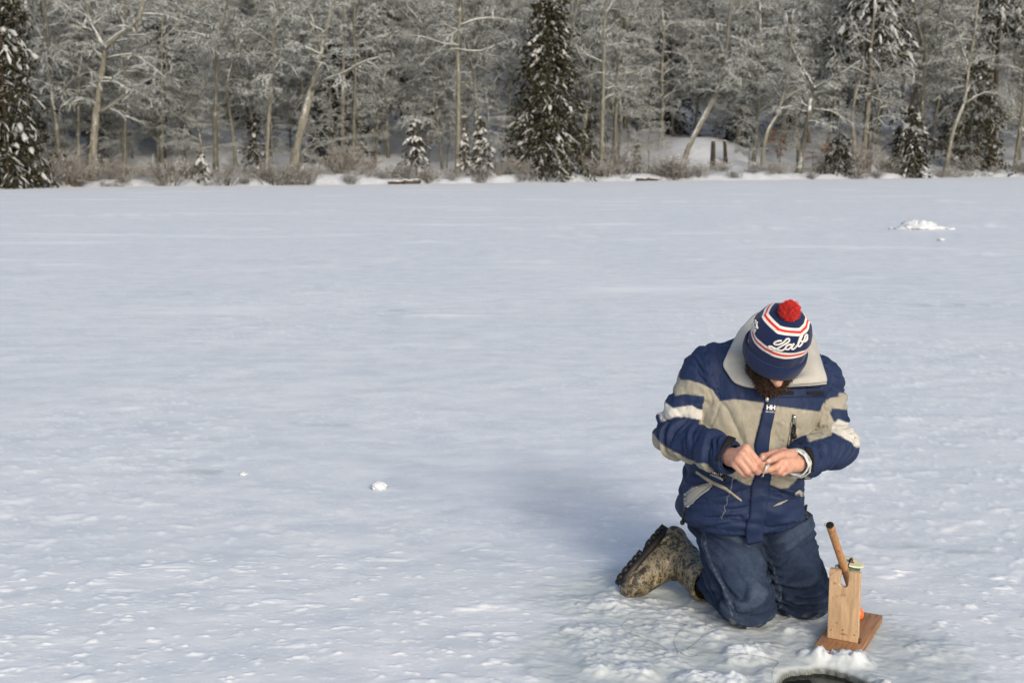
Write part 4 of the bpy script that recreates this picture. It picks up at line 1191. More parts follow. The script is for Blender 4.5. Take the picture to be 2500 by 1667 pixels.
# long teeth under the collar
def zip_teeth(name, path, w, bvh, parent, count, off=0.006):
    p = resample(path, count * 2 + 1)
    its = []
    for k in range(count):
        c, d = p[2 * k], p[2 * k + 1]
        q = (d - c); q = q / (np.linalg.norm(q) + 1e-9); nrm = np.array([-q[1], q[0]])
        a = c + nrm * w / 2; b = c - nrm * w / 2
        r = [hit(bvh, *(a)), hit(bvh, *(b))]
        if r[0][0] is None or r[1][0] is None: continue
        A, B_ = r[0][0] + r[0][1] * off, r[1][0] + r[1][1] * off
        its.append((A, B_))
    if not its: return None
    pa = np.array(its)
    V, F = tubes(pa, np.full((len(pa), 2), 0.0011), 4, True)
    o = part(name, V, F, m_metal, parent); o["kind"] = "stuff"
    return o
# breast pocket zip with its puller
ribbon("chest_zip", *band([(1938, 1012), (1932, 1050), (1924, 1092)], 7), BT, m_rubber, jacket, 20, 3, 0.001, 0.002)
zip_teeth("zip_teeth", [(1931, 1030), (1928, 1060), (1924, 1090)], 5, BT, jacket, 22, 0.0045)
ribbon("zip_slider", *band([(1939, 1014), (1938, 1033)], 8), BT, m_metal, jacket, 8, 3, 0.004, 0.004, 0.4)
def puller(pts, r0, ball, bvh, off, name="zip_puller"):
    c = []
    for u, v in pts:
        l, n = hit(bvh, u, v)
        c.append(l + n * off if l is not None else None)
    ys = [q[1] for q in c if q is not None]
    c = [q if q is not None else P(*pts[i], np.mean(ys)) for i, q in enumerate(c)]
    pth = smooth_path(c, 10)
    V1, F1 = tubes(pth[None], np.full((1, 10), r0), 6, True)
    e = c[-1]
    V2, F2 = lump_mesh(ball, ball * 0.8, ball * 1.15, 2, 8, 0.05)
    V, F = merge([(V1, F1), (V2 + e, F2)])
    return part(name, V, F, m_rubber, jacket)
puller([(1938, 1033), (1938, 1046), (1937, 1062)], 0.0035, 0.0085, BT, 0.008)
# embroidered oval badge half hidden by the sleeve
def disc_on(name, u, v, ru, rv, rot, bvh, mat, parent, off, n=20, rings=3, hole=0.0):
    Vv = []; 
    rr = np.linspace(max(hole, 0.001), 1, rings)
    for r in rr:
        for k in range(n):
            a = 2 * math.pi * k / n
            x, y = ru * r * math.cos(a), rv * r * math.sin(a)
            l, nn = hit(bvh, u + x * math.cos(rot) - y * math.sin(rot), v + x * math.sin(rot) + y * math.cos(rot))
            if l is None: l, nn = np.array(Vv[-1]) if Vv else P(u, v, 3.85), np.array([0, -1, 0])
            Vv.append(l + nn * off)
    ii = np.arange(n * rings).reshape(rings, n)
    F = np.stack([ii[:-1], np.roll(ii, -1, 1)[:-1], np.roll(ii, -1, 1)[1:], ii[1:]], -1).reshape(-1, 4)
    return part(name, Vv, F, mat, parent)
disc_on("badge", 1957, 1074, 14, 8, -0.75, BT, m_tan, jacket, 0.003)
disc_on("badge", 1957, 1074, 12.5, 6.6, -0.75, BT, m_rubber, jacket, 0.0045, hole=0.45)
# hand pockets: slanting open zips with pale lining, tan piping on the flap above
ribbon("pocket_opening", [(1676, 1236), (1675, 1208), (1694, 1192), (1738, 1180)], [(1679, 1235), (1690, 1225), (1708, 1208), (1739, 1184)], BT, m_pocket, jacket, 18, 5, 0.001, 0.002)
zip_teeth("zip_teeth", [(1676, 1236), (1674, 1208), (1693, 1191), (1739, 1179)], 5, BT, jacket, 40, 0.005)
zip_teeth("zip_teeth", [(1680, 1236), (1691, 1226), (1709, 1209), (1740, 1185)], 5, BT, jacket, 36, 0.005)
ribbon("pocket_opening", [(1941, 1203), (1951, 1195), (1962, 1205)], [(1941, 1206), (1951, 1203), (1962, 1213)], BT, m_pocket, jacket, 8, 4, 0.001, 0.002)
zip_teeth("zip_teeth", [(1940, 1206), (1951, 1204), (1962, 1214)], 6, BT, jacket, 12, 0.004)
puller([(1675, 1238), (1674, 1252), (1672, 1272)], 0.004, 0.0085, BT, 0.009)
puller([(1962, 1232), (1967, 1246), (1969, 1262)], 0.004, 0.0075, BT, 0.010)
ribbon("pocket_piping", [(1700, 1148), (1739, 1173), (1772, 1188), (1811, 1220)], [(1700, 1156), (1738, 1182), (1770, 1195), (1810, 1224)], BT, m_tan, jacket, 28, 3, 0.001, 0.003, 0.3)
ribbon("pocket_piping", [(1887, 1235), (1900, 1227), (1922, 1219)], [(1888, 1236), (1904, 1231), (1922, 1220)], BT, m_tan, jacket, 12, 3, 0.001, 0.003, 0.3)
# black fastening tabs round the cuffs
ribbon("cuff_tab", [(1777, 1065), (1768, 1082), (1757, 1104), (1748, 1122)], [(1796, 1072), (1785, 1090), (1773, 1110), (1764, 1128)], BR, m_black, jacket, 14, 5, 0.001, 0.0035)
ribbon("cuff_tab", [(1965, 1092), (1971, 1110), (1974, 1130), (1972, 1148)], [(1979, 1096), (1986, 1112), (1988, 1130), (1985, 1150)], BL, m_black, jacket, 14, 5, 0.001, 0.0035)

# letters: flat print wrapped on the cloth
def text_on(name, body, u, v, hpx, rot, bvh, mat, parent, off, shear=0.0, aspect=1.0, bold=0.0):
    cu = bpy.data.curves.new("letters", 'FONT'); cu.body = body; cu.size = 1.0
    cu.offset = bold; cu.resolution_u = 3
    cu.align_x = 'CENTER'; cu.align_y = 'CENTER'
    ob = bpy.data.objects.new("letters", cu); COL.objects.link(ob)
    me = bpy.data.meshes.new_from_object(ob.evaluated_get(bpy.context.evaluated_depsgraph_get()))
    bpy.data.objects.remove(ob); bpy.data.curves.remove(cu)
    V = np.array([q.co[:] for q in me.vertices]); Fl = [tuple(q.vertices) for q in me.polygons]
    bpy.data.meshes.remove(me)
    sc = hpx / 0.72
    X = V[:, 0] * sc * aspect + V[:, 1] * sc * shear; Y = -V[:, 1] * sc
    out = []
    for x, y in zip(X, Y):
        l, n = hit(bvh, u + x * math.cos(rot) - y * math.sin(rot), v + x * math.sin(rot) + y * math.cos(rot))
        if l is None: l, n = (out[-1], np.zeros(3)) if out else (P(u, v, 3.85), np.zeros(3))
        out.append(l + n * off)
    F3 = np.array([f[:3] for f in Fl if len(f) == 3] + [q for f in Fl if len(f) > 3 for q in [(f[0], f[k], f[k + 1]) for k in range(1, len(f) - 1)]])
    o = part(name, out, F3, mat, parent, smooth=False); o['kind'] = 'stuff'
    return o
text_on("lettering", "HH", 1882, 995, 11, 0.06, BP, m_white, jacket, 0.0012, bold=0.03)
text_on("lettering", "HELLY HANSEN", 1880, 1005, 3.6, 0.06, BP, m_white, jacket, 0.0012, aspect=0.62)
ribbon("name_patch", [(1733, 1148), (1775, 1162)], [(1732, 1157), (1773, 1174)], BT, m_rubber, jacket, 8, 3, 0.002, 0.003)
text_on("lettering", "HELLY", 1752, 1155.5, 5.0, 0.32, BT, m_white, jacket, 0.0075, aspect=1.5)
text_on("lettering", "HANSEN", 1752, 1163.0, 4.6, 0.34, BT, m_white, jacket, 0.0075, aspect=1.2)

# collar: wide open, standing behind the head
outer = [(1857, 946, 3.862), (1838, 945, 3.865), (1812, 941, 3.872), (1790, 931, 3.882), (1775, 909, 3.90), (1766, 889, 3.92), (1774, 866, 3.945), (1785, 843, 3.975), (1805, 805, 4.02),
         (1826, 782, 4.055), (1846, 766, 4.08), (1880, 757, 4.10), (1920, 760, 4.11), (1950, 775, 4.10), (1975, 803, 4.07), (1994, 839, 4.02), (2003, 870, 3.965), (2010, 900, 3.925), (2017, 933, 3.895), (1985, 937, 3.868), (1950, 939, 3.858), (1915, 942, 3.85)]
inner = [(1866, 943, 3.885), (1858, 930, 3.90), (1850, 920, 3.915), (1843, 908, 3.93), (1838, 896, 3.95), (1837, 885, 3.97), (1838, 875, 3.99), (1842, 865, 4.01), (1850, 855, 4.04),
         (1860, 850, 4.06), (1870, 846, 4.08), (1885, 845, 4.09), (1905, 846, 4.09), (1925, 850, 4.08), (1940, 856, 4.06), (1950, 865, 4.03), (1955, 877, 4.0), (1955, 890, 3.97), (1950, 905, 3.94), (1935, 918, 3.915), (1918, 930, 3.895), (1900, 940, 3.88)]
def strip(name, A3, B3, mat, parent, n=90, m=14, thick=0.004, belly=0.0, wr=0.003, seed=5):
    a, b = smooth_path(A3, n), smooth_path(B3, n)
    f = np.linspace(0, 1, m)[None, :, None]
    S = a[:, None] * (1 - f) + b[:, None] * f
    du = np.gradient(S, axis=0); dv = np.gradient(S, axis=1)
    N = np.cross(du, dv); N /= np.linalg.norm(N, axis=2, keepdims=True) + 1e-9
    if N[n // 6: n // 3, :, 1].mean() > 0: N = -N
    for _ in range(4):
        N[1:-1] = (N[:-2] + N[1:-1] + N[2:]) / 3
    prof = np.sin(np.linspace(0, math.pi, m))[None, :, None]
    w = vnoise(S[..., 0] * 26, S[..., 1] * 26 , S[..., 2] * 26, seed)[..., None] * 0.6 + vnoise(S[..., 0] * 9, S[..., 1] * 9, S[..., 2] * 9, seed + 3)[..., None]
    S = S + N * (belly * prof + wr * w)
    V = np.concatenate([(S + N * thick / 2).reshape(-1, 3), (S - N * thick / 2).reshape(-1, 3)])
    ii = np.arange(n * m).reshape(n, m); jj = ii + n * m
    Q = [np.stack([ii[:-1, :-1], ii[1:, :-1], ii[1:, 1:], ii[:-1, 1:]], -1).reshape(-1, 4), np.stack([jj[:-1, :-1], jj[:-1, 1:], jj[1:, 1:], jj[1:, :-1]], -1).reshape(-1, 4)]
    for s in ((ii[:-1, 0], jj[:-1, 0], jj[1:, 0], ii[1:, 0]), (ii[1:, -1], jj[1:, -1], jj[:-1, -1], ii[:-1, -1]), (ii[0, 1:], jj[0, 1:], jj[0, :-1], ii[0, :-1]), (ii[-1, :-1], jj[-1, :-1], jj[-1, 1:], ii[-1, 1:])):
        Q.append(np.stack(s, -1))
    return part(name, V, np.concatenate(Q), mat, parent)
def rest(q, gap):
    l, n = hit(BT, q[0], q[1])
    Y = q[2] if l is None else min(q[2], l[1] - gap)
    return P(q[0], q[1], Y)
coll = strip("collar", [rest(q, 0.012) for q in outer], [rest(q, 0.004) for q in inner], m_lin, jacket, 110, 16, 0.006, 0.014, 0.005)
coll['label'] = 'wide open pale grey jacket collar'
# stitched fall of the collar on the left and the zip along its right edge
lowL = [P(1857, 950, 3.868), P(1812, 946, 3.878), P(1786, 934, 3.89), P(1772, 911, 3.908), P(1763, 890, 3.925)]
zr = smooth_path([rest((u, v, y), 0.010) for u, v, y in ((1910, 943.5, 3.849), (1950, 940.5, 3.855), (1985, 938.5, 3.864), (2016, 935, 3.888))], 46)
V, F = tubes(np.stack([zr + [0, 0, 0.004], zr - [0, 0, 0.004]], 1)[::1] - np.array([0, 0.006, 0]), np.full((46, 2), 0.0014), 4, True)
part("zip_teeth", V, F, m_metal, jacket)["kind"] = "stuff"
V, F = tubes(zr[None] + np.array([0, 0.002, -0.002]), np.full((1, 46), 0.0058), 6, True)
part("zip_tape", V, F, m_rubber, jacket)
zl = smooth_path([rest((u, v, y), 0.003) for u, v, y in ((1868, 952, 3.862), (1869, 962, 3.856), (1871, 974, 3.852))], 14)
V, F = tubes(np.stack([zl + [0.003, 0, 0], zl - [0.003, 0, 0]], 1) - np.array([0, 0.006, 0]), np.full((14, 2), 0.0013), 4, True)
part("zip_teeth", V, F, m_metal, jacket)["kind"] = "stuff"
V, F = lump_mesh(0.006, 0.004, 0.010, 3, 8, 0.05)
part("zip_slider", V + rest((1873, 975, 3.86), 0.008), F, m_metal, jacket)

# ------------------------------------------------------------------ jeans
m_denim, nt, bs = new_mat("blue_denim")
co = texco(nt)
vc = nd(nt, 'ShaderNodeVertexColor'); vc.layer_name = 'Col'
mott = ramp(nt, noise_node(nt, co, 45, 6, 0.75), [(0.3, (0.72, 0.74, 0.78)), (0.72, (1.32, 1.3, 1.25))])
thr = ramp(nt, noise_node(nt, texco(nt, (1, 1, 0.25)), 420, 3, 0.7), [(0.3, (0.72, 0.74, 0.76)), (0.7, (1.35, 1.32, 1.28))])
nt.links.new(mixc(nt, 1.0, mixc(nt, 1.0, vc.outputs[0], mott, 'MULTIPLY'), thr, 'MULTIPLY'), bs.inputs['Base Color'])
bs.inputs['Roughness'].default_value = 0.9
bs.inputs['Specular IOR Level'].default_value = 0.15
b1 = bump(nt, None, noise_node(nt, texco(nt, (1, 1, 1), rot=(0.4, 0.3, 0.8)), 26, 5, 0.6, 0.9), 0.45, 0.010)
bump(nt, bs, noise_node(nt, co, 900, 2), 0.3, 0.0008, b1)
def sd_jeans(p):
    hip = sd_ell(p, (hipR + hipL) / 2 + [0, 0.01, 0.03], np.eye(3), (0.185, 0.155, 0.15))
    tR = sd_cone(p, hipR + [-0.005, -0.01, 0], kneeR, 0.115, 0.088)
    tL = sd_cone(p, hipL + [0.01, -0.01, 0], kneeL, 0.120, 0.096)
    sR = sd_cone(p, kneeR + [-0.005, 0.0, -0.006], kneeR + (ankR - kneeR) * 0.44, 0.082, 0.066)
    sL = sd_cone(p, kneeL + [0, 0, -0.004], ankL, 0.080, 0.06)
    kR = sd_ell(p, kneeR + [0.004, -0.002, -0.014], np.eye(3), (0.090, 0.086, 0.072))
    kL = sd_ell(p, kneeL + [0.002, 0, -0.014], np.eye(3), (0.094, 0.084, 0.072))
    R = smin(smin(tR, sR, 0.02), kR, 0.03); L = smin(smin(tL, sL, 0.02), kL, 0.03)
    d = smin(smin(R, L, 0.015), hip, 0.04)
    d = smax(d, p[:, 2] - 0.62, 0.02)
    return smax(d, 0.008 - p[:, 2], 0.012)
NV, NF = surfnet(sd_jeans, (0.50, 3.70, -0.01), (1.20, 4.56, 0.64), 0.0056)
NN = vnormals(NV, NF)
x, y, z = NV.T
warp = 0.03 * vnoise(x * 8, y * 8, z * 8, 71)
sgn = np.where(x < 0.86, 1.0, -1.0)
diag = crease(fbm((z + 0.5 * sgn * (x - 0.86) + warp) * 15, x * 4, y * 4, 3, 72))
hipf = np.exp(-((z - 0.36) / 0.10) ** 2); kn = np.exp(-((z - 0.10) / 0.07) ** 2)
lowf = crease(fbm((z - 0.6 * (y - 3.95) + warp) * 24, x * 6, y * 6, 2, 74))
dj = np.clip(diag, -1, 1) * (0.0050 + 0.0095 * hipf) + np.clip(lowf, -1, 1) * 0.0095 * (kn + 0.2) + 0.005 * fbm(x * 10, y * 10, z * 10, 3, 75)
nu, nv_ = to_px(NV)
def line_px(pts):
    d = np.full(len(NV), 1e9)
    for a, b in zip(pts[:-1], pts[1:]):
        L = (b[0] - a[0]) ** 2 + (b[1] - a[1]) ** 2
        t = np.clip(((nu - a[0]) * (b[0] - a[0]) + (nv_ - a[1]) * (b[1] - a[1])) / L, 0, 1)
        d = np.minimum(d, np.hypot(nu - a[0] - t * (b[0] - a[0]), nv_ - a[1] - t * (b[1] - a[1])))
    return np.where(NN[:, 1] < 0.2, d, 1e9)
sideR = line_px([(1712, 1290), (1726, 1345), (1748, 1400), (1772, 1450), (1795, 1500)])
innL = line_px([(1880, 1370), (1893, 1410), (1903, 1440), (1905, 1480)])
foldk = line_px([(1740, 1440), (1775, 1465), (1790, 1455), (1793, 1500)])
dj += 0.003 * np.exp(-(sideR / 4) ** 2) + 0.003 * np.exp(-(innL / 4) ** 2) - 0.006 * np.exp(-(foldk / 4) ** 2)
NV = NV + NN * dj[:, None]
NV[:, 2] = np.maximum(NV[:, 2], -0.004)
NC = np.tile(np.array((0.0115, 0.0205, 0.045)), (len(NV), 1))
fade = np.clip(0.9 * np.exp(-(((x - kneeR[0]) / 0.08) ** 2 + ((z - 0.20) / 0.14) ** 2)) + 0.5 * np.exp(-(((x - kneeL[0] + 0.02) / 0.07) ** 2 + ((z - 0.22) / 0.13) ** 2)), 0, 1)
NC += fade[:, None] * np.array((0.016, 0.023, 0.033)) * (1 + 0.4 * vnoise(x * 30, z * 30, y * 30, 76))[:, None]
hl = np.clip(dj / 0.009, 0, 1) ** 2
NC += hl[:, None] * np.array((0.014, 0.018, 0.024))  # raised folds brightened: highlights painted into the denim colour
st = np.exp(-((np.minimum(np.abs(sideR - 3.5), np.abs(innL - 3.5))) / 1.2) ** 2)
NC += st[:, None] * np.array((0.07, 0.078, 0.088)) * (0.5 + 0.5 * vnoise(nu * 0.4, nv_ * 0.4, None, 77))[:, None]
sn = sstep(0.045, 0.0, z + 0.02 * vnoise(x * 25, y * 25, z * 25, 78)) * sstep(-0.1, 0.5, vnoise(x * 60, y * 60, z * 60, 79)) * 0.7
NC = NC * (1 - sn[:, None]) + np.array((0.55, 0.57, 0.60)) * sn[:, None]
jeans = part("jeans", NV, NF, m_denim, person, cols=NC)
jeans['label'] = 'worn dark blue denim jeans on both bent legs'

# ------------------------------------------------------------------ boots
m_camo, nt, bs = new_mat("leaf_camouflage_rubber")
co = texco(nt)
n1a = noise_node(nt, co, 13, 4, 0.6, 0.5); n1b = noise_node(nt, texco(nt, (1, 1, 0.5), rot=(0.6, 0.2, 0.7)), 55, 6, 0.75, 0.2)
n1 = mathn(nt, 'ADD', mathn(nt, 'MULTIPLY', n1a, 0.5), mathn(nt, 'MULTIPLY', n1b, 0.5))
c = ramp(nt, n1, [(0.37, (0.006, 0.0055, 0.004)), (0.45, (0.030, 0.026, 0.015)), (0.495, (0.22, 0.185, 0.12)), (0.54, (0.012, 0.011, 0.007)), (0.60, (0.055, 0.052, 0.026)), (0.65, (0.42, 0.36, 0.25))])
vor = nd(nt, 'ShaderNodeTexVoronoi', feature='DISTANCE_TO_EDGE'); vor.inputs['Scale'].default_value = 30
mpv = texco(nt, (1, 1.7, 0.6), rot=(0.5, 0.4, 0.9)); 
wv = nd(nt, 'ShaderNodeMixRGB'); wv.inputs[0].default_value = 0.12
nt.links.new(mpv, wv.inputs[1])
nz = nd(nt, 'ShaderNodeTexNoise'); nz.inputs['Scale'].default_value = 14; nt.links.new(co, nz.inputs['Vector']); nt.links.new(nz.outputs[1], wv.inputs[2])
nt.links.new(wv.outputs[0], vor.inputs['Vector'])
twig = ramp(nt, vor.outputs[0], [(0.0, (1, 1, 1)), (0.055, (0, 0, 0))])
c = mixc(nt, mathn(nt, 'MULTIPLY', twig, 0.28), c, (0.36, 0.34, 0.27))
leaf = ramp(nt, noise_node(nt, co, 13, 4, 0.6, 1.5), [(0.60, (0, 0, 0)), (0.66, (1, 1, 1))])
c = mixc(nt, mathn(nt, 'MULTIPLY', leaf, 0.7), c, (0.34, 0.24, 0.12))
nt.links.new(c, bs.inputs['Base Color']); bs.inputs['Roughness'].default_value = 0.55
bump(nt, bs, noise_node(nt, co, 40, 4), 0.3, 0.006)
def boot(toe, heel, ank, top, label, sole_dir=None):
    """rubber boot: foot from heel to toe, shaft from ankle to its open top"""
    toe, heel, ank, top = [np.asarray(q, float) for q in (toe, heel, ank, top)]
    fd = (toe - heel); FL = np.linalg.norm(fd); fd /= FL
    side = np.cross(fd, top - ank); side /= np.linalg.norm(side)
    sole_n = np.cross(fd, side); sole_n /= np.linalg.norm(sole_n)
    if sole_n @ (ank - heel) > 0: sole_n = -sole_n         # points out of the sole
    if sole_dir is not None:
        sole_n = np.array(sole_dir, float); sole_n -= (sole_n @ fd) * fd; sole_n /= np.linalg.norm(sole_n)
        side = np.cross(sole_n, fd)
    ax = (top - ank) / np.linalg.norm(top - ank)
    A = np.array([fd, side, sole_n])
    ball = heel + fd * FL * 0.78
    def f(p):
        foot = sd_cone(p, heel + fd * 0.02 - sole_n * 0.025, ball - sole_n * 0.022, 0.044, 0.050)
        tip = sd_ell(p, heel + fd * (FL - 0.035) - sole_n * 0.016, A, (0.066, 0.050, 0.043))
        d = smin(foot, tip, 0.03)
        instep = sd_cone(p, ank, heel + fd * FL * 0.55 - sole_n * 0.050, 0.052, 0.040)
        d = smin(d, instep, 0.05)
        hl = sd_cone(p, heel - sole_n * 0.02, ank, 0.046, 0.054)
        d = smin(d, hl, 0.03)
        sh = sd_cone(p, ank, top, 0.056, 0.072)
        pl = (p - top) @ ax
        inner = sd_cone(p, ank + ax * 0.03, top + ax * 0.06, 0.046, 0.070)
        sh = smax(sh, np.maximum(pl, -inner), 0.005)
        d = smin(d, sh, 0.035)
        d = np.where((p - ank) @ ax > 0.02, np.maximum(d, -inner), d)
        d = smax(d, (p - heel) @ sole_n - 0.016, 0.008)
        return smax(d, 0.002 - p[:, 2], 0.008)
    pts = np.array([toe, heel, ank, top])
    V, F = surfnet(f, pts.min(0) - 0.11, pts.max(0) + 0.11, 0.0045)
    N = vnormals(V, F)
    t = (V - ank) @ ax
    fold = 1 - np.abs(fbm(t * 26, V[:, 0] * 5, V[:, 1] * 5, 2, 91)) * 2.2
    V = V + N * (0.004 * np.clip(fold, -0.8, 1) * sstep(-0.04, 0.02, t) + 0.003 * fbm(V[:, 0] * 18, V[:, 1] * 18, V[:, 2] * 18, 2, 92))[:, None]
    b = part("boot", V, F, m_camo, person); b['label'] = label
    # lugged sole: outline slab plus blocks
    n = 40
    tt = np.linspace(0, 2 * math.pi, n + 1)[:-1]
    cxs = FL * (0.5 - 0.53 * np.cos(tt)) - 0.006
    hw = 0.052 * np.sign(np.sin(tt)) * np.abs(np.sin(tt)) ** 0.45 * np.interp(cxs / FL, [0, 0.2, 0.45, 0.75, 1], [0.82, 0.88, 0.80, 1.0, 0.85])
    ringV = []
    for o_ in (0.000, 0.016, 0.026):
        ringV.append(heel + fd * cxs[:, None] + side * hw[:, None] * (1.02 if o_ < 0.02 else 0.97) + sole_n * (o_ + 0.004))
    ringV.append(np.repeat((heel + fd * FL * 0.5 + sole_n * 0.030)[None], n, 0) * 0.0 + (heel + fd * (cxs[:, None] * 0.9 + FL * 0.05) + side * hw[:, None] * 0.8 + sole_n * 0.030))
    SV = np.concatenate(ringV); ii = np.arange(n * 4).reshape(4, n)
    SF = [np.stack([ii[:-1], np.roll(ii, -1, 1)[:-1], np.roll(ii, -1, 1)[1:], ii[1:]], -1).reshape(-1, 4)]
    cpt = len(SV); SV = np.concatenate([SV, [heel + fd * FL * 0.5 + sole_n * 0.030, heel + fd * FL * 0.5 + sole_n * 0.004]])
    SF.append(np.concatenate([np.stack([ii[3], np.roll(ii[3], -1), np.full(n, cpt)], 1), np.stack([np.roll(ii[0], -1), ii[0], np.full(n, cpt + 1)], 1)]))
    its = [(SV, SF)]
    for k, s in enumerate(np.linspace(0.02, 0.97, 10)):
        wd = 0.050 * float(np.interp(s, [0, 0.06, 0.2, 0.45, 0.75, 0.93, 1], [0.5, 0.8, 0.88, 0.80, 1.0, 0.8, 0.5]))
        if 0.36 < s < 0.50: continue
        for sd in (-1, 1):
            lo, hi = np.array([-0.0085, 0.010, 0.0]), np.array([0.0085, wd + 0.005, 0.017])
            bv, bf = box_vf(lo, hi)
            W = heel + (fd * (FL * s))[None] + bv[:, :1] * fd + sd * bv[:, 1:2] * side + (bv[:, 2:] + 0.026) * sole_n
            its.append((W, bf if sd > 0 else bf[:, ::-1]))
    V2, F2 = merge(its)
    V2[:, 2] = np.maximum(V2[:, 2], -0.006)
    part("sole", V2, F2, m_rubber, b, smooth=False)
    return b
bootR = boot(toeR, heelR, ankR, P(1733, 1424, 4.10), "camouflage rubber boot with black lugged sole, heel raised", (-0.73, 0.50, 0.68))
bootL = boot(ankL + [-0.02, 0.10, -0.10], ankL + [0, 0.05, 0.13], ankL + [0, -0.02, 0.06], kneeL + (ankL - kneeL) * 0.45 + [0, 0, 0.015], "camouflage rubber boot hidden behind the jeans")
# dark gaping top of the boot shaft
cR = kneeR + (ankR - kneeR) * 0.43 + [0, 0, 0.005]
# ------------------------------------------------------------------ head, hands: one body
hp, hr = math.radians(45), math.radians(7)
HU = np.array([math.sin(hr), -math.sin(hp), math.cos(hp)]); HU /= np.linalg.norm(HU)
HF = np.array([0.03, -math.cos(hp), -math.sin(hp)]); HF -= (HF @ HU) * HU; HF /= np.linalg.norm(HF)
HS = np.cross(HF, HU)
HA = np.array([HS, HF, HU])
HB = P(1889, 866, 3.815)                     # centre of the hat's lower edge
tp, tr_ = math.radians(32), math.radians(7)
TU = np.array([math.sin(tr_), -math.sin(tp), math.cos(tp)]); TU /= np.linalg.norm(TU)
TF = np.array([0.05, -math.cos(tp), -math.sin(tp)]); TF -= (TF @ TU) * TU; TF /= np.linalg.norm(TF)
TS = np.cross(TF, TU)
HC = HB + TU * 0.045 - TF * 0.004            # middle of the skull
def hd(s, f, u): return HC + HS * s + HF * f + HU * u
fingers = []   # chains of (points, radii)
def chain(pts, r): fingers.append(([P(*q) for q in pts], r))
# his right hand (left in the picture): back of the hand up, fingers closed on the bait
Rm = [(1822, 1094, 3.688), (1812, 1108, 3.672), (1802, 1121, 3.672), (1794, 1133, 3.682)]
chain([Rm[0], (1850, 1126, 3.664), (1863, 1143, 3.690), (1865, 1147, 3.705)], [0.0125, 0.0112, 0.0092, 0.0080])
chain([Rm[1], (1840, 1142, 3.656), (1849, 1152, 3.684), (1853, 1146, 3.705)], [0.0128, 0.0115, 0.0095, 0.0082])
chain([Rm[2], (1825, 1150, 3.660), (1833, 1158, 3.690), (1838, 1151, 3.71)], [0.0122, 0.0110, 0.0090, 0.0080])
chain([Rm[3], (1813, 1155, 3.672), (1821, 1161, 3.698), (1827, 1155, 3.712)], [0.0110, 0.0098, 0.0082, 0.0072])
chain([(1806, 1110, 3.730), (1838, 1121, 3.728), (1858, 1130, 3.715), (1861, 1113, 3.706)], [0.0170, 0.0130, 0.0110, 0.0088])
# his left hand: thumb on top, fingers under it
Lm = [(1913, 1102, 3.728), (1914, 1118, 3.708), (1918, 1134, 3.702), (1923, 1146, 3.710)]
chain([Lm[0], (1886, 1105, 3.728), (1872, 1112, 3.716), (1865, 1122, 3.708)], [0.0120, 0.0108, 0.0090, 0.0078])
chain([Lm[1], (1896, 1139, 3.688), (1880, 1145, 3.686), (1868, 1147, 3.690)], [0.0130, 0.0112, 0.0095, 0.0080])
chain([Lm[2], (1902, 1150, 3.694), (1886, 1151, 3.706), (1877, 1146, 3.718)], [0.0122, 0.0108, 0.0090, 0.0078])
chain([Lm[3], (1911, 1155, 3.708), (1898, 1157, 3.722), (1889, 1151, 3.732)], [0.0108, 0.0096, 0.0080, 0.0070])
chain([(1934, 1108, 3.726), (1908, 1109, 3.692), (1890, 1118, 3.676), (1877, 1125, 3.673)], [0.0175, 0.0130, 0.0115, 0.0090])
def sd_hand(p, w, e, ms, ids):
    w = np.asarray(w); ax = (w - e) / np.linalg.norm(w - e)
    d = sd_cone(p, e, w, 0.036, 0.027)
    for k, m in enumerate(ms):
        d = smin(d, sd_cone(p, w + ax * 0.006, P(*m), 0.0215, 0.0145 - 0.0008 * k), 0.014)
    for i in ids:
        pts, r = fingers[i]
        fd_ = None
        for a in range(3):
            c = sd_cone(p, pts[a], pts[a + 1], r[a], r[a + 1])
            fd_ = c if fd_ is None else smin(fd_, c, 0.003)
        d = smin(d, fd_, 0.0045)
    return d
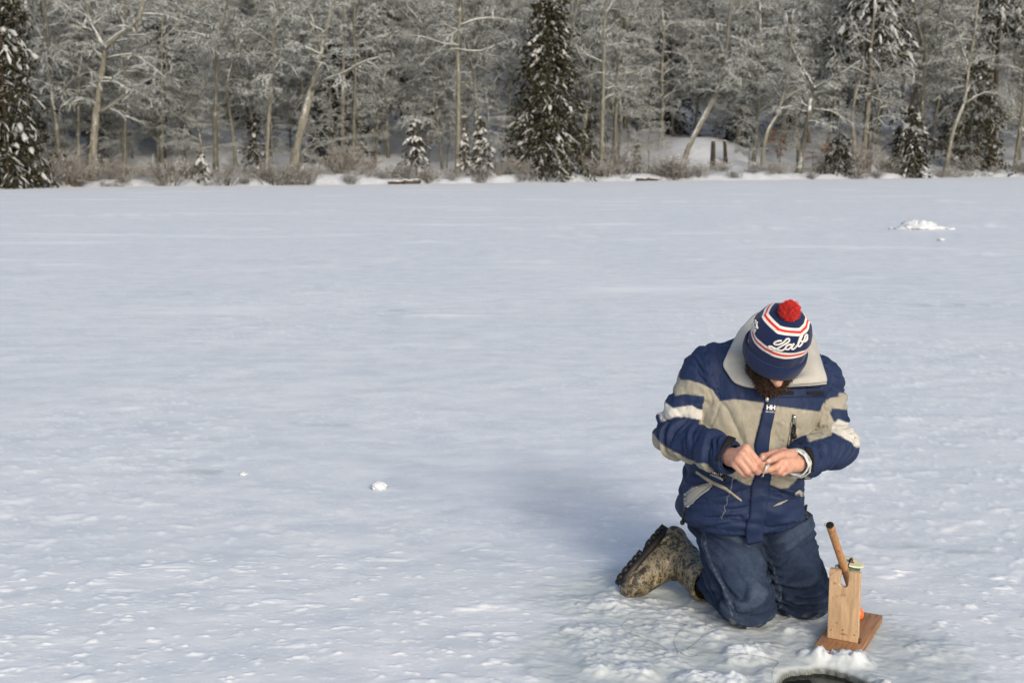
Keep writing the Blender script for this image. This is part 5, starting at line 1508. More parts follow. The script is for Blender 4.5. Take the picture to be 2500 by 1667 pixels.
def sd_body(p):
    # skull, face, neck
    d = sd_ell(p, hd(0, -0.006, 0.012), HA, (0.076, 0.096, 0.086))
    d = smin(d, sd_ell(p, hd(0, 0.030, -0.052), HA, (0.060, 0.058, 0.068)), 0.03)
    d = smin(d, sd_ell(p, hd(0, 0.050, -0.092), HA, (0.040, 0.040, 0.030)), 0.03)
    d = smin(d, sd_cone(p, hd(0, 0.084, -0.016), hd(0, 0.112, -0.054), 0.0085, 0.0140), 0.012)
    for s in (-1, 1):
        d = smin(d, sd_ell(p, hd(0.013 * s, 0.098, -0.056), HA, (0.009, 0.012, 0.008)), 0.006)
        d = smin(d, sd_ell(p, hd(0.046 * s, 0.058, -0.048), HA, (0.022, 0.020, 0.020)), 0.02)
        d = smax(d, -sd_ell(p, hd(0.032 * s, 0.096, -0.022), HA, (0.017, 0.013, 0.010)), 0.010)
        d = smin(d, sd_ell(p, hd(0.031 * s, 0.076, -0.022), HA, (0.012, 0.012, 0.011)), 0.003)
        d = smin(d, sd_ell(p, hd(0.080 * s, -0.008, -0.026), HA, (0.010, 0.020, 0.032)), 0.008)
    d = smin(d, sd_ell(p, hd(0, 0.090, -0.078), HA, (0.022, 0.010, 0.007)), 0.006)
    d = smin(d, sd_ell(p, hd(0, 0.088, -0.088), HA, (0.020, 0.010, 0.007)), 0.006)
    d = smin(d, sd_cone(p, hd(0, -0.02, -0.05), neck0 + [0, 0.03, -0.02], 0.056, 0.066), 0.03)
    # trunk and arms under the clothes
    d = smin(d, sd_cone(p, neck0 + [0, 0.04, -0.10], (hipR + hipL) / 2 + [0, 0.0, 0.20], 0.085, 0.09), 0.05)
    d = smin(d, sd_cone(p, shR + [0.03, 0.01, -0.02], shL + [-0.03, 0.01, -0.02], 0.05, 0.05), 0.04)
    for s, e in ((shR, elR), (shL, elL)):
        d = smin(d, sd_cone(p, s + [0, 0.005, -0.01], e, 0.048, 0.038), 0.03)
    d = smin(d, sd_hand(p, wrR + [0, 0, 0.003], elR, Rm, range(0, 5)), 0.02)
    d = smin(d, sd_hand(p, wrL, elL, Lm, range(5, 10)), 0.02)
    return d
BV, BF = surfnet(sd_body, (0.49, 3.63, 0.52), (1.14, 4.16, 1.08), 0.0034)
BNm = vnormals(BV, BF)
bx, by, bz = BV.T
SKIN = np.array((0.47, 0.275, 0.205))
BC = np.tile(SKIN, (len(BV), 1))
red = np.zeros(len(BV))
for pts, r in fingers:
    for k, q in enumerate(pts):
        red = np.maximum(red, (0.55 if k < 3 else 0.9) * np.exp(-(np.linalg.norm(BV - q, axis=1) / 0.013) ** 2))
red = np.maximum(red, 0.35 * np.exp(-(np.linalg.norm(BV - hd(0, 0.115, -0.056), axis=1) / 0.03) ** 2))
BC = BC * (1 - red[:, None] * np.array((0.02, 0.26, 0.30)))
BC *= (1 + 0.10 * fbm(bx * 60, by * 60, bz * 60, 3, 81))[:, None]
# nails
for i in (4, 9, 5, 6):
    pts, r = fingers[i]
    dr = (pts[3] - pts[2]) / np.linalg.norm(pts[3] - pts[2])
    nn = np.array([0, -0.85, 0.5]); nn -= (nn @ dr) * dr; nn /= np.linalg.norm(nn)
    c = pts[3] + nn * r[3] * 0.85
    q = BV - c
    el = ((q @ dr) / 0.0065) ** 2 + ((q @ np.cross(dr, nn)) / 0.0052) ** 2
    m = (el < 1) & (np.abs(q @ nn) < 0.006)
    BC[m] = (0.58, 0.40, 0.34)
lips = np.exp(-(np.linalg.norm((BV - hd(0, 0.096, -0.083)) * [1, 1, 1], axis=1) / 0.016) ** 2)
BC = BC * (1 - lips[:, None] * np.array((0.1, 0.35, 0.35)))
m_skin, nt, bs = new_mat("skin")
vc = nd(nt, 'ShaderNodeVertexColor'); vc.layer_name = 'Col'
co = texco(nt)
blo = ramp(nt, noise_node(nt, co, 70, 5, 0.6), [(0.3, (0.88, 0.82, 0.80)), (0.7, (1.08, 1.06, 1.05))])
nt.links.new(mixc(nt, 1.0, vc.outputs[0], blo, 'MULTIPLY'), bs.inputs['Base Color'])
bs.inputs['Roughness'].default_value = 0.5
bs.inputs['Specular IOR Level'].default_value = 0.4
bs.inputs['Subsurface Weight'].default_value = 0.12
bs.inputs['Subsurface Radius'].default_value = (0.006, 0.002, 0.001)
bs.inputs['Subsurface Scale'].default_value = 1.0
b1 = bump(nt, None, noise_node(nt, co, 120, 4), 0.25, 0.003)
bump(nt, bs, noise_node(nt, co, 500, 2), 0.15, 0.0008, b1)
body = part("body", BV, BF, m_skin, person, cols=BC)
body['label'] = 'bare hands, bowed face and neck'
m_eye = basic("eye_white", (0.6, 0.58, 0.55), 0.25, 0, 1, 0)

# beard
m_beard = basic("brown_beard_hair", (0.030, 0.018, 0.011), 0.6, 0.5, 90, 0.6, 160, 0.004)
m_beard2 = basic("lighter_beard_hair", (0.11, 0.060, 0.030), 0.55, 0.4, 90, 0)
def sd_beard(p):
    d = sd_ell(p, hd(0, 0.076, -0.106), HA, (0.039, 0.039, 0.042))
    for s in (-1, 1):
        d = smin(d, sd_cone(p, hd(0.073 * s, 0.006, -0.030), hd(0.058 * s, 0.045, -0.085), 0.011, 0.016), 0.02)
        d = smin(d, sd_cone(p, hd(0.058 * s, 0.045, -0.085), hd(0.02 * s, 0.075, -0.105), 0.016, 0.024), 0.02)
        d = smin(d, sd_cone(p, hd(0.060 * s, 0.030, -0.050), hd(0.036 * s, 0.078, -0.074), 0.014, 0.013), 0.015)
        d = smin(d, sd_cone(p, hd(0.028 * s, 0.088, -0.085), hd(0.008 * s, 0.099, -0.070), 0.009, 0.008), 0.008)
    d = d + 0.0035 * fbm(p[:, 0] * 90, p[:, 1] * 90, p[:, 2] * 90, 2, 85)
    return d
V, F = surfnet(sd_beard, HC - 0.18, HC + 0.18, 0.0035)
beard = part("beard", V, F, m_beard, person); beard['label'] = 'full curly brown beard'
N = vnormals(V, F)
rng = np.random.default_rng(4)
pick = rng.choice(len(V), 4200)
b0 = V[pick]; n0 = N[pick]; dn = rng.normal(0, 0.55, (len(pick), 3)); g = n0 + dn; g /= np.linalg.norm(g, axis=1, keepdims=True)
L = rng.uniform(0.004, 0.011, (len(pick), 1))
cur = rng.normal(0, 0.5, (len(pick), 3))
pth = np.stack([b0, b0 + g * L * 0.5, b0 + g * L * 0.85 + cur * L * 0.35, b0 + g * L * 1.0 + cur * L * 0.9], 1)
rad = np.tile(np.array([0.0008, 0.0008, 0.0007, 0.0003]), (len(pick), 1))
half = len(pick) * 6 // 10
for sl_, mt in ((slice(0, half), m_beard), (slice(half, None), m_beard2)):
    Vh, Fh = tubes(pth[sl_], rad[sl_], 3)
    o = part("beard_hair", Vh, Fh, mt, beard); o['kind'] = 'stuff'

# plaid shirt collar glimpsed round the neck
m_plaid, nt, bs = new_mat("green_plaid_cotton")
co = texco(nt, (1, 1, 1), rot=(0.2, 0.3, 0.5))
def wave(nt, co, scale, d='X'):
    w = nd(nt, 'ShaderNodeTexWave', bands_direction=d); w.inputs['Scale'].default_value = scale; w.inputs['Distortion'].default_value = 0.5
    nt.links.new(co, w.inputs['Vector']); return w.outputs[1]
c1 = ramp(nt, wave(nt, co, 36, 'X'), [(0.5, (0.6, 0.6, 0.55)), (0.6, (0.05, 0.13, 0.09))])
c2 = ramp(nt, wave(nt, co, 30, 'Z'), [(0.6, (1, 1, 1)), (0.7, (0.3, 0.45, 0.42))])
nt.links.new(mixc(nt, 1.0, c1, c2, 'MULTIPLY'), bs.inputs['Base Color']); bs.inputs['Roughness'].default_value = 0.85
so = [(1846, 898, 3.925), (1838, 880, 3.955), (1836, 862, 3.985), (1850, 845, 4.02), (1890, 838, 4.05), (1930, 845, 4.03), (1948, 865, 3.99), (1952, 885, 3.95), (1944, 905, 3.92), (1928, 922, 3.895)]
si = [(1858, 922, 3.93), (1850, 905, 3.955), (1848, 885, 3.985), (1860, 870, 4.02), (1890, 868, 4.05), (1920, 870, 4.03), (1934, 880, 3.99), (1938, 896, 3.955), (1934, 912, 3.93), (1920, 930, 3.905)]
sc_ = strip("shirt_collar", [P(*q) for q in so], [P(*q) for q in si], m_plaid, person, 50, 8, 0.003, 0.006, 0.002)
sc_['label'] = 'green plaid shirt collar inside the jacket'

# shirt cuff and sleeve lining showing at his left wrist
def cuff_ring(name, w, e, s0, s1, r0, r1, mat, parent, wob=0.003, seed=1, tilt=None):
    ax = (w - e) / np.linalg.norm(w - e)
    up = np.array([0, 0, 1.0]); a = np.cross(ax, up); a /= np.linalg.norm(a); b = np.cross(a, ax)
    n = 48
    th = np.linspace(0, 2 * math.pi, n + 1)[:-1]
    rows = []
    prof = [(s0, r0), (s1 - 0.003, r1), (s1, r1 - 0.001), (s1, r1 - 0.004), (s0, r0 - 0.005)]
    for s, r in prof:
        k = wob * vnoise(np.cos(th) * 2 + seed, np.sin(th) * 2, None, seed) + 0.002 * vnoise(np.cos(th) * 6 + seed, np.sin(th) * 6, None, seed)
        rows.append(w + ax * (s + k[:, None] * 1.2) + (r + k)[:, None] * (np.cos(th)[:, None] * a + np.sin(th)[:, None] * b))
    V = np.concatenate(rows); ii = np.arange(n * len(prof)).reshape(len(prof), n)
    F = np.stack([ii[:-1], np.roll(ii, -1, 1)[:-1], np.roll(ii, -1, 1)[1:], ii[1:]], -1).reshape(-1, 4)
    return part(name, V, F, mat, parent)
m_cuffc, nt, bs = new_mat("pale_striped_cotton")
c1 = ramp(nt, wave(nt, texco(nt, (1, 1, 1), rot=(0.2, 0.6, 0.1)), 60, 'X'), [(0.55, (0.60, 0.62, 0.62)), (0.75, (0.28, 0.36, 0.42))])
nt.links.new(c1, bs.inputs['Base Color']); bs.inputs['Roughness'].default_value = 0.85
cuff_ring("shirt_cuff", wrL, elL, -0.03, 0.026, 0.0405, 0.0425, m_cuffc, person, 0.003, 3)['label'] = 'pale striped shirt cuff at the wrist'
cuff_ring("sleeve_lining", wrL, elL, -0.03, 0.013, 0.0455, 0.0470, m_lin, jacket, 0.002, 5)
cuff_ring("sleeve_lining", wrR, elR, -0.03, 0.010, 0.0445, 0.0465, m_navy, jacket, 0.002, 7)

# ------------------------------------------------------------------ knitted hat
HNAVY, HRED, HWHT = np.array((0.008, 0.017, 0.058)), np.array((0.55, 0.030, 0.018)), np.array((0.62, 0.61, 0.59))
prof_h = np.array([-0.01, 0.03, 0.07, 0.105, 0.130, 0.146, 0.160, 0.169, 0.174, 0.177, 0.178])
prof_r = np.array([0.96, 0.99, 1.00, 0.985, 0.90, 0.78, 0.62, 0.44, 0.25, 0.10, 0.0])
def hat_point(th, h, extra=0.0):
    hs = smooth_r(h)
    seg = math.pi / 3.0
    t6 = np.mod(th + 0.44, seg) - seg / 2
    polyg = math.cos(seg / 2) / np.cos(t6)
    k = sstep(0.11, 0.152, h)
    r = hs * (1 - k * 0.5 * (1 - polyg / 0.93))
    a, b = 0.0925 * r + extra, 0.101 * r + extra
    return HB + TU * np.asarray(h)[..., None] + TS * (a * np.sin(th))[..., None] + TF * (b * np.cos(th))[..., None]
def smooth_r(h):
    return np.interp(h, fine_h, fine_r)
sp_ = smooth_path(np.stack([prof_h, prof_r], 1), 200)
fine_h, fine_r = np.maximum.accumulate(sp_[:, 0]), np.clip(sp_[:, 1], 0, 1)
nh, nth = 120, 200
s_len = np.concatenate([[0], np.cumsum(np.hypot(np.diff(fine_h), 0.1 * np.diff(fine_r)))])
hh = np.interp(np.linspace(0, s_len[-1], nh), s_len, fine_h); ss = np.linspace(0, s_len[-1], nh)
tt = np.linspace(0, 2 * math.pi, nth + 1)[:-1]
Hh, Tt = np.meshgrid(hh, tt, indexing='ij'); Ss = np.repeat(ss[:, None], nth, 1)
rr_ = np.interp(Ss, s_len, fine_r)
HV = hat_point(Tt, Hh)
wv_ = 0.0016 * vnoise(HV[..., 0] * 40, HV[..., 1] * 40, HV[..., 2] * 40, 95) + 0.0035 * vnoise(HV[..., 0] * 14, HV[..., 1] * 14, HV[..., 2] * 14, 96)
HV = HV + (TS * np.sin(Tt)[..., None] + TF * np.cos(Tt)[..., None]) * wv_[..., None]
HCc = np.tile(HNAVY, (nh, nth, 1))
def stripe(lo, hi):
    w = (hi - lo) / 3
    HCc[(Ss >= lo) & (Ss < hi)] = HWHT
    HCc[(Ss >= lo + w * 1.0) & (Ss < hi - w * 1.0)] = HRED
S_low = np.interp(0.071, fine_h, s_len), np.interp(0.096, fine_h, s_len)
S_up = np.interp(0.144, fine_h, s_len), np.interp(0.1605, fine_h, s_len)
stripe(*S_low); stripe(*S_up)
ii = np.arange(nh * nth).reshape(nh, nth)
HFc = np.stack([ii[:-1], np.roll(ii, -1, 1)[:-1], np.roll(ii, -1, 1)[1:], ii[1:]], -1).reshape(-1, 4)
m_knit, nt, bs = new_mat("knitted_wool")
vc = nd(nt, 'ShaderNodeVertexColor'); vc.layer_name = 'Col'
co = texco(nt)
fz = ramp(nt, noise_node(nt, co, 160, 4, 0.7), [(0.3, (0.8, 0.8, 0.8)), (0.7, (1.2, 1.2, 1.2))])
nt.links.new(mixc(nt, 1.0, vc.outputs[0], fz, 'MULTIPLY'), bs.inputs['Base Color'])
bs.inputs['Roughness'].default_value = 0.95; bs.inputs['Specular IOR Level'].default_value = 0.1
bs.inputs['Sheen Weight'].default_value = 0.15
bump(nt, bs, noise_node(nt, co, 320, 3), 0.5, 0.0015)
HVf = HV.reshape(-1, 3)
hat = part("knit_hat", HVf, HFc, m_knit, person, cols=HCc.reshape(-1, 3))
hat['label'] = 'navy knit hat with white and red stripes and white script lettering'
# folded brim
pr = [(-0.010, -0.004), (-0.012, 0.004), (-0.006, 0.0085), (0.012, 0.0100), (0.022, 0.0098), (0.032, 0.0080), (0.036, 0.0040), (0.035, -0.002)]
rows = []
for h_, e_ in smooth_path(np.array([(a, b) for a, b in pr]), 22):
    k = 0.0012 * vnoise(np.cos(tt) * 5, np.sin(tt) * 5, np.full(nth, h_ * 40), 97)
    rib = 0.0005 * np.sin(tt * 90)
    rows.append(hat_point(tt, np.full(nth, max(h_, -0.012)) - 0.007 * np.clip(np.cos(tt), 0, 1) * (1 - (h_ + 0.012) / 0.05) + 0.002 * np.sin(tt * 2 + 1), 0) + (TS * np.sin(tt)[:, None] + TF * np.cos(tt)[:, None]) * (e_ + k + rib)[:, None])
CV = np.concatenate(rows); ii = np.arange(len(CV)).reshape(len(rows), nth)
CF = np.stack([ii[:-1], np.roll(ii, -1, 1)[:-1], np.roll(ii, -1, 1)[1:], ii[1:]], -1).reshape(-1, 4)
part("hat_brim", CV, CF, m_knit, hat, cols=np.tile(HNAVY, (len(CV), 1)))
# script letters on the hat
BH = bvh_of(HVf, HFc)
m_yarn = basic("white_yarn", tuple(HWHT), 0.95, 0.1, 120, 0.4, 300, 0.001)
def crop(pts): return [(1780 + a / 7.84, 700 + b / 7.84) for a, b in pts]
strokes = [
    [(1005, 1030), (940, 1036), (880, 1058), (862, 1085), (900, 1108), (965, 1098), (1040, 1060), (1100, 1002), (1140, 996), (1150, 1030), (1110, 1072), (1040, 1112), (965, 1155), (885, 1192), (805, 1184), (758, 1146), (800, 1138), (860, 1168), (945, 1208), (1010, 1214), (1075, 1178)],
    [(1205, 1110), (1140, 1108), (1084, 1150), (1086, 1192), (1130, 1194), (1185, 1150), (1245, 1082), (1205, 1140), (1196, 1186), (1235, 1186), (1300, 1120)],
    [(1300, 1120), (1350, 1040), (1390, 945), (1400, 906), (1378, 906), (1352, 975), (1322, 1075), (1318, 1130), (1350, 1134), (1392, 1085), (1402, 1045), (1370, 1052)],
    [(1405, 1060), (1436, 1000), (1448, 950), (1480, 915), (1492, 950), (1466, 1020), (1434, 1050), (1470, 1030), (1498, 985)],
    [(552, 686), (500, 690), (444, 716)], [(558, 792), (500, 770), (446, 752)], [(545, 800), (524, 690), (508, 640)], [(488, 800), (474, 700), (470, 650)], [(500, 800), (455, 832), (448, 850)], [(515, 815), (492, 868)],
]
its = []
for s in strokes:
    pp = smooth_path(np.array(crop(s)), max(8, len(s) * 5))
    path = []
    for u, v in pp:
        l, n = hit(BH, u, v)
        if l is not None: path.append(l + n * 0.0008)
    if len(path) > 3:
        path = np.array(path)
        its.append(tubes(path[None], np.full((1, len(path)), 0.0031), 6, True))
for grp in (its[:4], its[4:]):
    if grp:
        V, F = merge(grp)
        part("lettering", V, F, m_yarn, hat)['kind'] = 'stuff'
# pompom of red yarn
PC = HB + TU * 0.190 + TF * 0.014 + TS * 0.004
m_pom = basic("red_yarn", (0.72, 0.018, 0.012), 0.9, 0.35, 150, 0.4, 300, 0.002, sheen=0.2)
V1, F1 = lump_mesh(0.0275, 0.0275, 0.0265, 6, 14, 0.10)
dirs = rng.normal(0, 1, (2600, 3)); dirs /= np.linalg.norm(dirs, axis=1, keepdims=True)
bend = rng.normal(0, 0.30, (2600, 3))
rl = rng.uniform(0.0285, 0.0335, (2600, 1))
yp = np.stack([dirs * 0.020, dirs * rl * 0.85 + bend * 0.003, dirs * rl + bend * 0.008], 1)
V2, F2 = tubes(yp, np.tile([0.0012, 0.0013, 0.0009], (2600, 1)), 3)
V, F = merge([(V1, F1), (V2, F2)])
part("pompom", V + PC, F, m_pom, hat)['label'] = 'round red yarn pompom'
# ------------------------------------------------------------------ wooden ice fishing stand
def wood(name, base, dark, scale=(9, 1.2, 9), rough=0.6, rot=(0, 0, 0), knots=True):
    m, nt, bs = new_mat(name)
    co = texco(nt, scale, rot=rot)
    n = noise_node(nt, co, 6, 6, 0.65, 1.4)
    c = ramp(nt, n, [(0.32, dark), (0.5, base), (0.7, tuple(min(1, k * 1.25) for k in base))])
    if knots:
        sp = ramp(nt, noise_node(nt, texco(nt), 34, 4, 0.7, 0.6), [(0.60, (1, 1, 1)), (0.70, (0.5, 0.4, 0.32))])
        c = mixc(nt, 1.0, c, sp, 'MULTIPLY')
    nt.links.new(c, bs.inputs['Base Color']); bs.inputs['Roughness'].default_value = rough
    bump(nt, bs, noise_node(nt, co, 18, 4), 0.25, 0.002)
    return m
m_pine = wood("pale_pine_board", (0.44, 0.305, 0.185), (0.32, 0.21, 0.12), (9, 9, 1.1))
m_cedar = wood("brown_base_board", (0.30, 0.155, 0.072), (0.185, 0.090, 0.040), (10, 0.9, 10), knots=False)
m_dowel = wood("round_pole_wood", (0.40, 0.21, 0.095), (0.26, 0.13, 0.055), (9, 9, 1.1))
FLc, FRc, BRc = G(1983, 1583, 0.02), G(2093, 1601, 0.02), G(2155, 1506, 0.02)
FLc[2] = FRc[2] = 0.0
ldir = (BRc - FRc); ldir[2] = 0; LEN = np.linalg.norm(ldir); ldir /= LEN
wdir = np.array([ldir[1], -ldir[0], 0])
angz = math.atan2(ldir[0], ldir[1])           # board's length axis against +Y
stand = thing("fishing_stand", "wooden ice fishing stand of an upright notched board on a brown base beside the hole", "fishing stand", tuple((FLc + FRc) / 2))
stand.rotation_euler = (math.radians(1.5), 0, -angz)
def stand_part(name, V, F, mat, smooth=False, **kw):
    return link(name, mesh_np(name, V, F, [mat], smooth, **kw), stand)
def bevel_box(lo, hi, b=0.0025):
    import bmesh
    bm = bmesh.new()
    V, F = box_vf(lo, hi)
    vs = [bm.verts.new(v) for v in V]
    for f in F: bm.faces.new([vs[k] for k in f])
    bmesh.ops.bevel(bm, geom=list(bm.edges), offset=b, segments=2, affect='EDGES', profile=0.6)
    bmesh.ops.triangulate(bm, faces=bm.faces)
    bm.verts.ensure_lookup_table()
    for i, v in enumerate(bm.verts): v.index = i
    V = np.array([v.co[:] for v in bm.verts]); F = np.array([[q.index for q in f.verts] for f in bm.faces]); bm.free()
    return V, F
Wb = 0.140
V, F = bevel_box((-Wb / 2, -0.02, -0.004), (Wb / 2, LEN, 0.020), 0.002)
stand_part("base_board", V, F, m_cedar)['label'] = 'reddish brown base board lying on the slush'
# upright with a slot that ends in a round
up_y = 0.100; TH = 0.019; UW = 0.097; UH = 0.232
n = 14
sw = 0.0140
slot = [(sw, UH)] + [(sw * math.cos(a) - 0.002, UH - 0.042 + (-0.013) * math.sin(a)) for a in np.linspace(0, math.pi, n)] + [(-sw + 0.002, UH)]
outl = [(UW / 2, 0.0), (UW / 2, UH)] + slot + [(-UW / 2, UH), (-UW / 2, 0.0)]
import bmesh
bm = bmesh.new()
vf = [bm.verts.new((a, up_y, 0.021 + b)) for a, b in outl]
fc = bm.faces.new(vf)
ex = bmesh.ops.extrude_face_region(bm, geom=[fc])
bmesh.ops.translate(bm, verts=[g for g in ex['geom'] if isinstance(g, bmesh.types.BMVert)], vec=(0, TH, 0))
bmesh.ops.recalc_face_normals(bm, faces=bm.faces)
bmesh.ops.bevel(bm, geom=[e for e in bm.edges if e.calc_length() > 0.02 or True], offset=0.0012, segments=1, affect='EDGES')
bmesh.ops.triangulate(bm, faces=bm.faces)
me = bpy.data.meshes.new("upright_board"); bm.to_mesh(me); bm.free(); me.materials.append(m_pine)
upo = link("upright_board", me, stand); upo['label'] = 'pale upright board with a slot cut in its top'
m_nail = basic("rusty_nail", (0.10, 0.05, 0.03), 0.6, 0.3, 200, 0)
for a, b in ((-0.037, 0.030), (0.0, 0.036), (0.037, 0.026)):
    V, F = tubes(np.array([[(a, up_y + 0.004, 0.021 + b), (a, up_y - 0.0008, 0.021 + b)]]), np.array([[0.0022, 0.0022]]), 8, True)
    link("nail_head", mesh_np("nail_head", V, F, [m_nail], False), upo)
V, F = bevel_box((0.050, 0.102, 0.020), (0.056, 0.116, 0.034), 0.0015)
stand_part("hinge_screw", V, F, m_nail)
# the pole, in world coordinates, leaning out towards the hole
Mi = (Matrix.Translation(stand.location) @ stand.rotation_euler.to_matrix().to_4x4()).inverted()
def loc_of(p):
    return np.array([tuple(Mi @ Vector(q)) for q in np.atleast_2d(p)])
pt0, pt1 = P(2078, 1436, 3.845), P(2026, 1281, 3.60)
ax = (pt1 - pt0) / np.linalg.norm(pt1 - pt0)
pr_ = np.linspace(0, 1, 9)
pth = pt0 + (pt1 - pt0) * pr_[:, None]
V, F = tubes(loc_of(pth)[None], np.full((1, 9), 0.0122), 20, False)
# hollow end: its inner shade painted as a flat black bore
V2, F2 = tubes(loc_of(np.stack([pt1, pt1, pt1 - ax * 0.05]) + np.array([[0, 0, 0], [0, 0, 0], [0, 0, 0]]))[None] * 1.0, np.array([[0.0122, 0.0108, 0.0105]]), 20, False)
V3, F3 = tubes(loc_of(np.stack([pt0 - ax * 0.0005, pt0]))[None], np.array([[0.0005, 0.0122]]), 20, False)
Vm, Fm = merge([(V, F), (V3, F3)])
pole = stand_part("pole", Vm, Fm, m_dowel, True); pole['label'] = 'round wooden pole with a dark open end, leaning out over the hole'
m_bore_shade = basic("bore_shade", (0.006, 0.006, 0.006), 0.9, 0, 1, 0)
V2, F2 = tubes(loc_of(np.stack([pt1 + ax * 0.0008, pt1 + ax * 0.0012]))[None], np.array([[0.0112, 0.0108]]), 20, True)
link("bore_disc", mesh_np("bore_disc", V2, F2, [m_bore_shade], False), pole)
hk = smooth_path([pt1 + np.array([-0.010, 0, 0.004]), pt1 + np.array([-0.016, -0.004, 0.008]), pt1 + np.array([-0.017, -0.002, 0.001]), pt1 + np.array([-0.013, 0, -0.002])], 12)
V, F = tubes(loc_of(hk)[None], np.full((1, 12), 0.0007), 5, True)
link("wire_hook", mesh_np("wire_hook", V, F, [m_nail]), pole)
# line spool behind the upright: two cream flanges with green line between
m_cream = basic("cream_plastic", (0.62, 0.60, 0.40), 0.35, 0.06, 20, 0, spec=0.5)
m_green = basic("wound_green_line", (0.05, 0.11, 0.06), 0.5, 0.3, 200, 0.6, 500, 0.001)
sc0 = P(2073, 1384, 3.905)
sax = np.array([0.20, -0.06, 0.97]); sax /= np.linalg.norm(sax)
def ring(prof, c, ax, n=40):
    a = np.cross(ax, [0, 1, 0.3]); a /= np.linalg.norm(a); b = np.cross(ax, a)
    th = np.linspace(0, 2 * math.pi, n + 1)[:-1]
    V = np.concatenate([c + ax * h + r * (np.cos(th)[:, None] * a + np.sin(th)[:, None] * b) for r, h in prof])
    ii = np.arange(n * len(prof)).reshape(len(prof), n)
    return V, np.stack([ii[:-1], np.roll(ii, -1, 1)[:-1], np.roll(ii, -1, 1)[1:], ii[1:]], -1).reshape(-1, 4)
fl = [(0.012, 0.004), (0.030, 0.003), (0.042, 0.006), (0.0445, 0.004), (0.0445, 0.001), (0.040, -0.001), (0.012, -0.001), (0.012, 0.004)]
V1, F1 = ring(fl, sc0 + sax * 0.016, sax)
V2, F2 = ring([(r, -h) for r, h in fl], sc0 - sax * 0.008, sax)
Vs, Fs = merge([(V1, F1), (V2, F2[:, ::-1])])
spool = stand_part("line_spool", loc_of(Vs), Fs, m_cream, True); spool['label'] = 'cream plastic spool wound with green line'
V3, F3 = ring([(0.012, -0.008), (0.034, -0.008), (0.036, 0.004), (0.034, 0.015), (0.012, 0.015)], sc0, sax)
link("wound_line", mesh_np("wound_line", loc_of(V3), F3, [m_green]), spool)
V, F = tubes(loc_of(np.stack([sc0 - sax * 0.02, sc0 + sax * 0.03]))[None], np.array([[0.007, 0.007]]), 10, True)
link("spindle", mesh_np("spindle", V, F, [m_nail]), spool)
# wire arm that carries the spool from the pole's foot
arm_ = smooth_path([pt0 + ax * 0.055 + np.array([0.008, 0.006, 0.008]), pt0 + ax * 0.075 + np.array([0.004, 0.02, 0.022]), sc0 + sax * 0.034, sc0 + sax * 0.01], 14)
V, F = tubes(loc_of(arm_)[None], np.full((1, 14), 0.0022), 6, True)
stand_part("wire_arm", V, F, m_rubber, True)
arm2 = smooth_path([pt0 + ax * 0.01, pt0 + np.array([0.0, 0.03, 0.004]), sc0 - sax * 0.018], 12)
V, F = tubes(loc_of(arm2)[None], np.full((1, 12), 0.004), 6, True)
stand_part("wire_arm", V, F, m_nail, True)
# orange float on the base behind the upright
m_orange = basic("orange_plastic", (0.85, 0.13, 0.015), 0.4, 0.06, 20, 0, spec=0.5)
fc_ = P(2096, 1496, 3.905)
fp = smooth_path([(0.000, -0.020), (0.010, -0.018), (0.0165, -0.006), (0.015, 0.010), (0.009, 0.026), (0.004, 0.040), (0.0, 0.042)], 22)
V, F = ring([(max(r, 0.0002), h) for r, h in fp], np.zeros(3), np.array([-0.25, 0.1, 0.95]) / np.linalg.norm([-0.25, 0.1, 0.95]), 24)
flo = link("fishing_float", mesh_np("fishing_float", V, F, [m_orange]), loc=fc_)
tag(flo, "small orange fishing float behind the upright board", "float")

# ------------------------------------------------------------------ lines
m_line = basic("thin_green_line", (0.10, 0.14, 0.12), 0.4, 0, 1, 0, spec=0.5)
def lay(pts, lift=0.003, n=70):
    uv = smooth_path(np.array(pts, float), n)
    g = np.array([G(u, v) for u, v in uv])
    zz = np.maximum(ice_z(g[:, 0], g[:, 1]), 0) + lift
    return np.array([G(u, v, z) for (u, v), z in zip(uv, zz)])
def c6(pts): return [(1250 + a / 3.3127, 1450 + b / 3.3127) for a, b in pts]
ln1 = lay(c6([(1015, 452), (1120, 456), (1230, 450), (1300, 458), (1350, 468), (1430, 498), (1490, 495), (1510, 472), (1600, 472), (1720, 472), (1850, 480), (1990, 498), (2090, 520), (2155, 548), (2120, 590), (2105, 640), (2115, 700), (2130, 760)]), n=90)
ln2 = lay(c6([(1350, 468), (1260, 445), (1235, 432), (1180, 400), (1050, 350), (930, 300), (885, 255), (930, 212), (1020, 196), (1150, 200), (1300, 222), (1405, 248), (1350, 300), (1318, 350), (1315, 400), (1350, 468), (1400, 450), (1480, 395), (1548, 330), (1565, 260), (1570, 200)]), n=110)
its = [tubes(q[None], np.full((1, len(q)), 0.00055), 4, True) for q in (ln1, ln2)]
V, F = merge(its)
fl_ = link("fishing_line", mesh_np("fishing_line", V, F, [m_line]))
tag(fl_, "thin green fishing line looped loosely on the slush left of the hole", "fishing line")
V, F = lump_mesh(0.004, 0.004, 0.003, 2, 8, 0.1)
sw_ = link("line_swivel", mesh_np("line_swivel", V + ln2[0], F, [m_metal]), fl_)
q0 = np.array([tuple((Matrix.Translation(stand.location) @ stand.rotation_euler.to_matrix().to_4x4()) @ Vector((-0.045, 0.085, 0.045)))])[0]
q1 = G(1986, 1648, -0.06)
dl = np.stack([q0 + (q1 - q0) * t + np.array([0, 0, -0.006 * math.sin(math.pi * t)]) for t in np.linspace(0, 1, 10)])
V, F = tubes(dl[None], np.full((1, 10), 0.0007), 4, True)
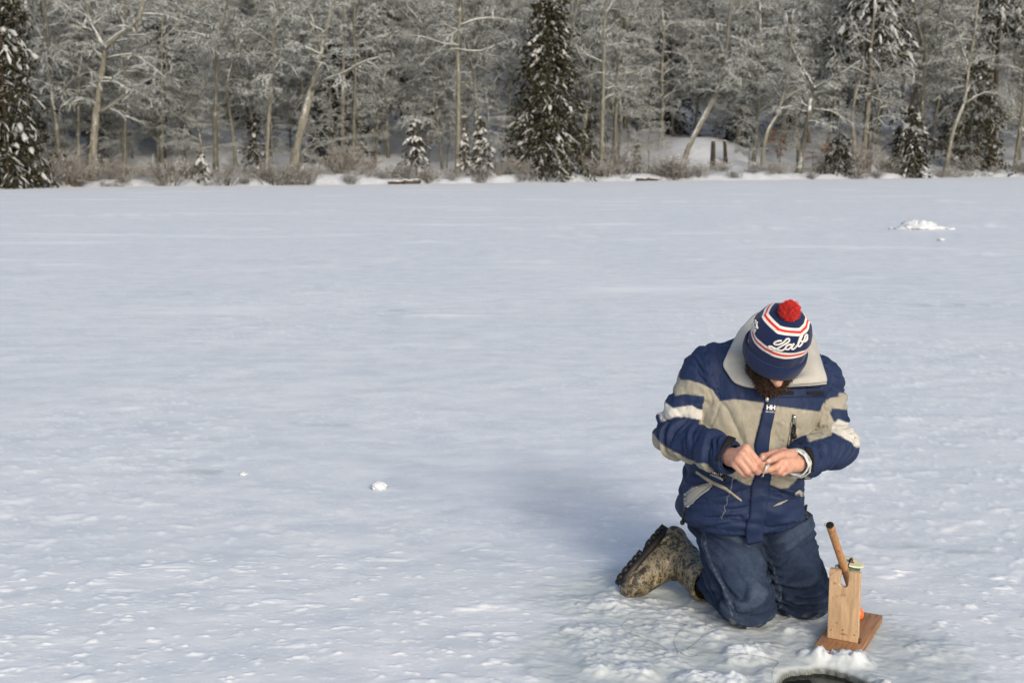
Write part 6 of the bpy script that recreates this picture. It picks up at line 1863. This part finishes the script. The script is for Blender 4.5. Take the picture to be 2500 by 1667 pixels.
tag(link("fishing_line", mesh_np("fishing_line", V, F, [m_line])), "fishing line dropping from the wooden stand into the dark hole", "fishing line")
# bait fish in his fingers
m_fish = basic("silver_fish_skin", (0.42, 0.42, 0.40), 0.3, 0.45, 300, 0.2, 400, 0.001, metal=0.3, spec=0.6)
fpth = smooth_path([P(1880, 1131, 3.688), P(1873, 1138, 3.674), P(1868, 1147, 3.668), P(1864, 1158, 3.668)], 16)
V, F = tubes(fpth[None], np.array([[0.001, 0.003, 0.0048, 0.0058, 0.0062, 0.0062, 0.006, 0.0056, 0.005, 0.0044, 0.0037, 0.003, 0.0025, 0.002, 0.0018, 0.0012]]), 10, True)
tl = fpth[-1]; dr = fpth[-1] - fpth[-3]; dr /= np.linalg.norm(dr); sd = np.array([1.0, 0.1, 0.2])
tv = np.array([tl - dr * 0.002, tl + dr * 0.010 + sd * 0.004, tl + dr * 0.006, tl + dr * 0.010 - sd * 0.004, tl - dr * 0.002 + [0, 0.0012, 0], tl + dr * 0.010 + sd * 0.004 + [0, 0.0012, 0], tl + dr * 0.006 + [0, 0.0012, 0], tl + dr * 0.010 - sd * 0.004 + [0, 0.0012, 0]])
tf = np.array([(0, 1, 2, 3), (7, 6, 5, 4), (0, 4, 5, 1), (1, 5, 6, 2), (2, 6, 7, 3), (3, 7, 4, 0)])
V, F = merge([(V, F), (tv, tf)])
tag(link("bait_fish", mesh_np("bait_fish", V, F, [m_fish])), "tiny silver bait fish held between his fingertips", "fish")
# leader hanging from his hands over the jacket
lp = []
for u, v in smooth_path(np.array([(1793, 1168), (1785, 1190), (1777, 1207), (1775, 1222), (1771, 1232), (1768, 1248), (1760, 1262)]), 24):
    l, n_ = hit(BT, u, v)
    lp.append(l + n_ * 0.012 if l is not None else P(u, v, 3.86))
m_leader = basic("clear_leader", (0.5, 0.52, 0.52), 0.3, 0, 1, 0)
V, F = tubes(np.array(lp)[None], np.full((1, 24), 0.0004), 4, True)
tag(link("fishing_leader", mesh_np("fishing_leader", V, F, [m_leader])), "pale thin leader line hanging across the jacket front below his right hand", "fishing line")
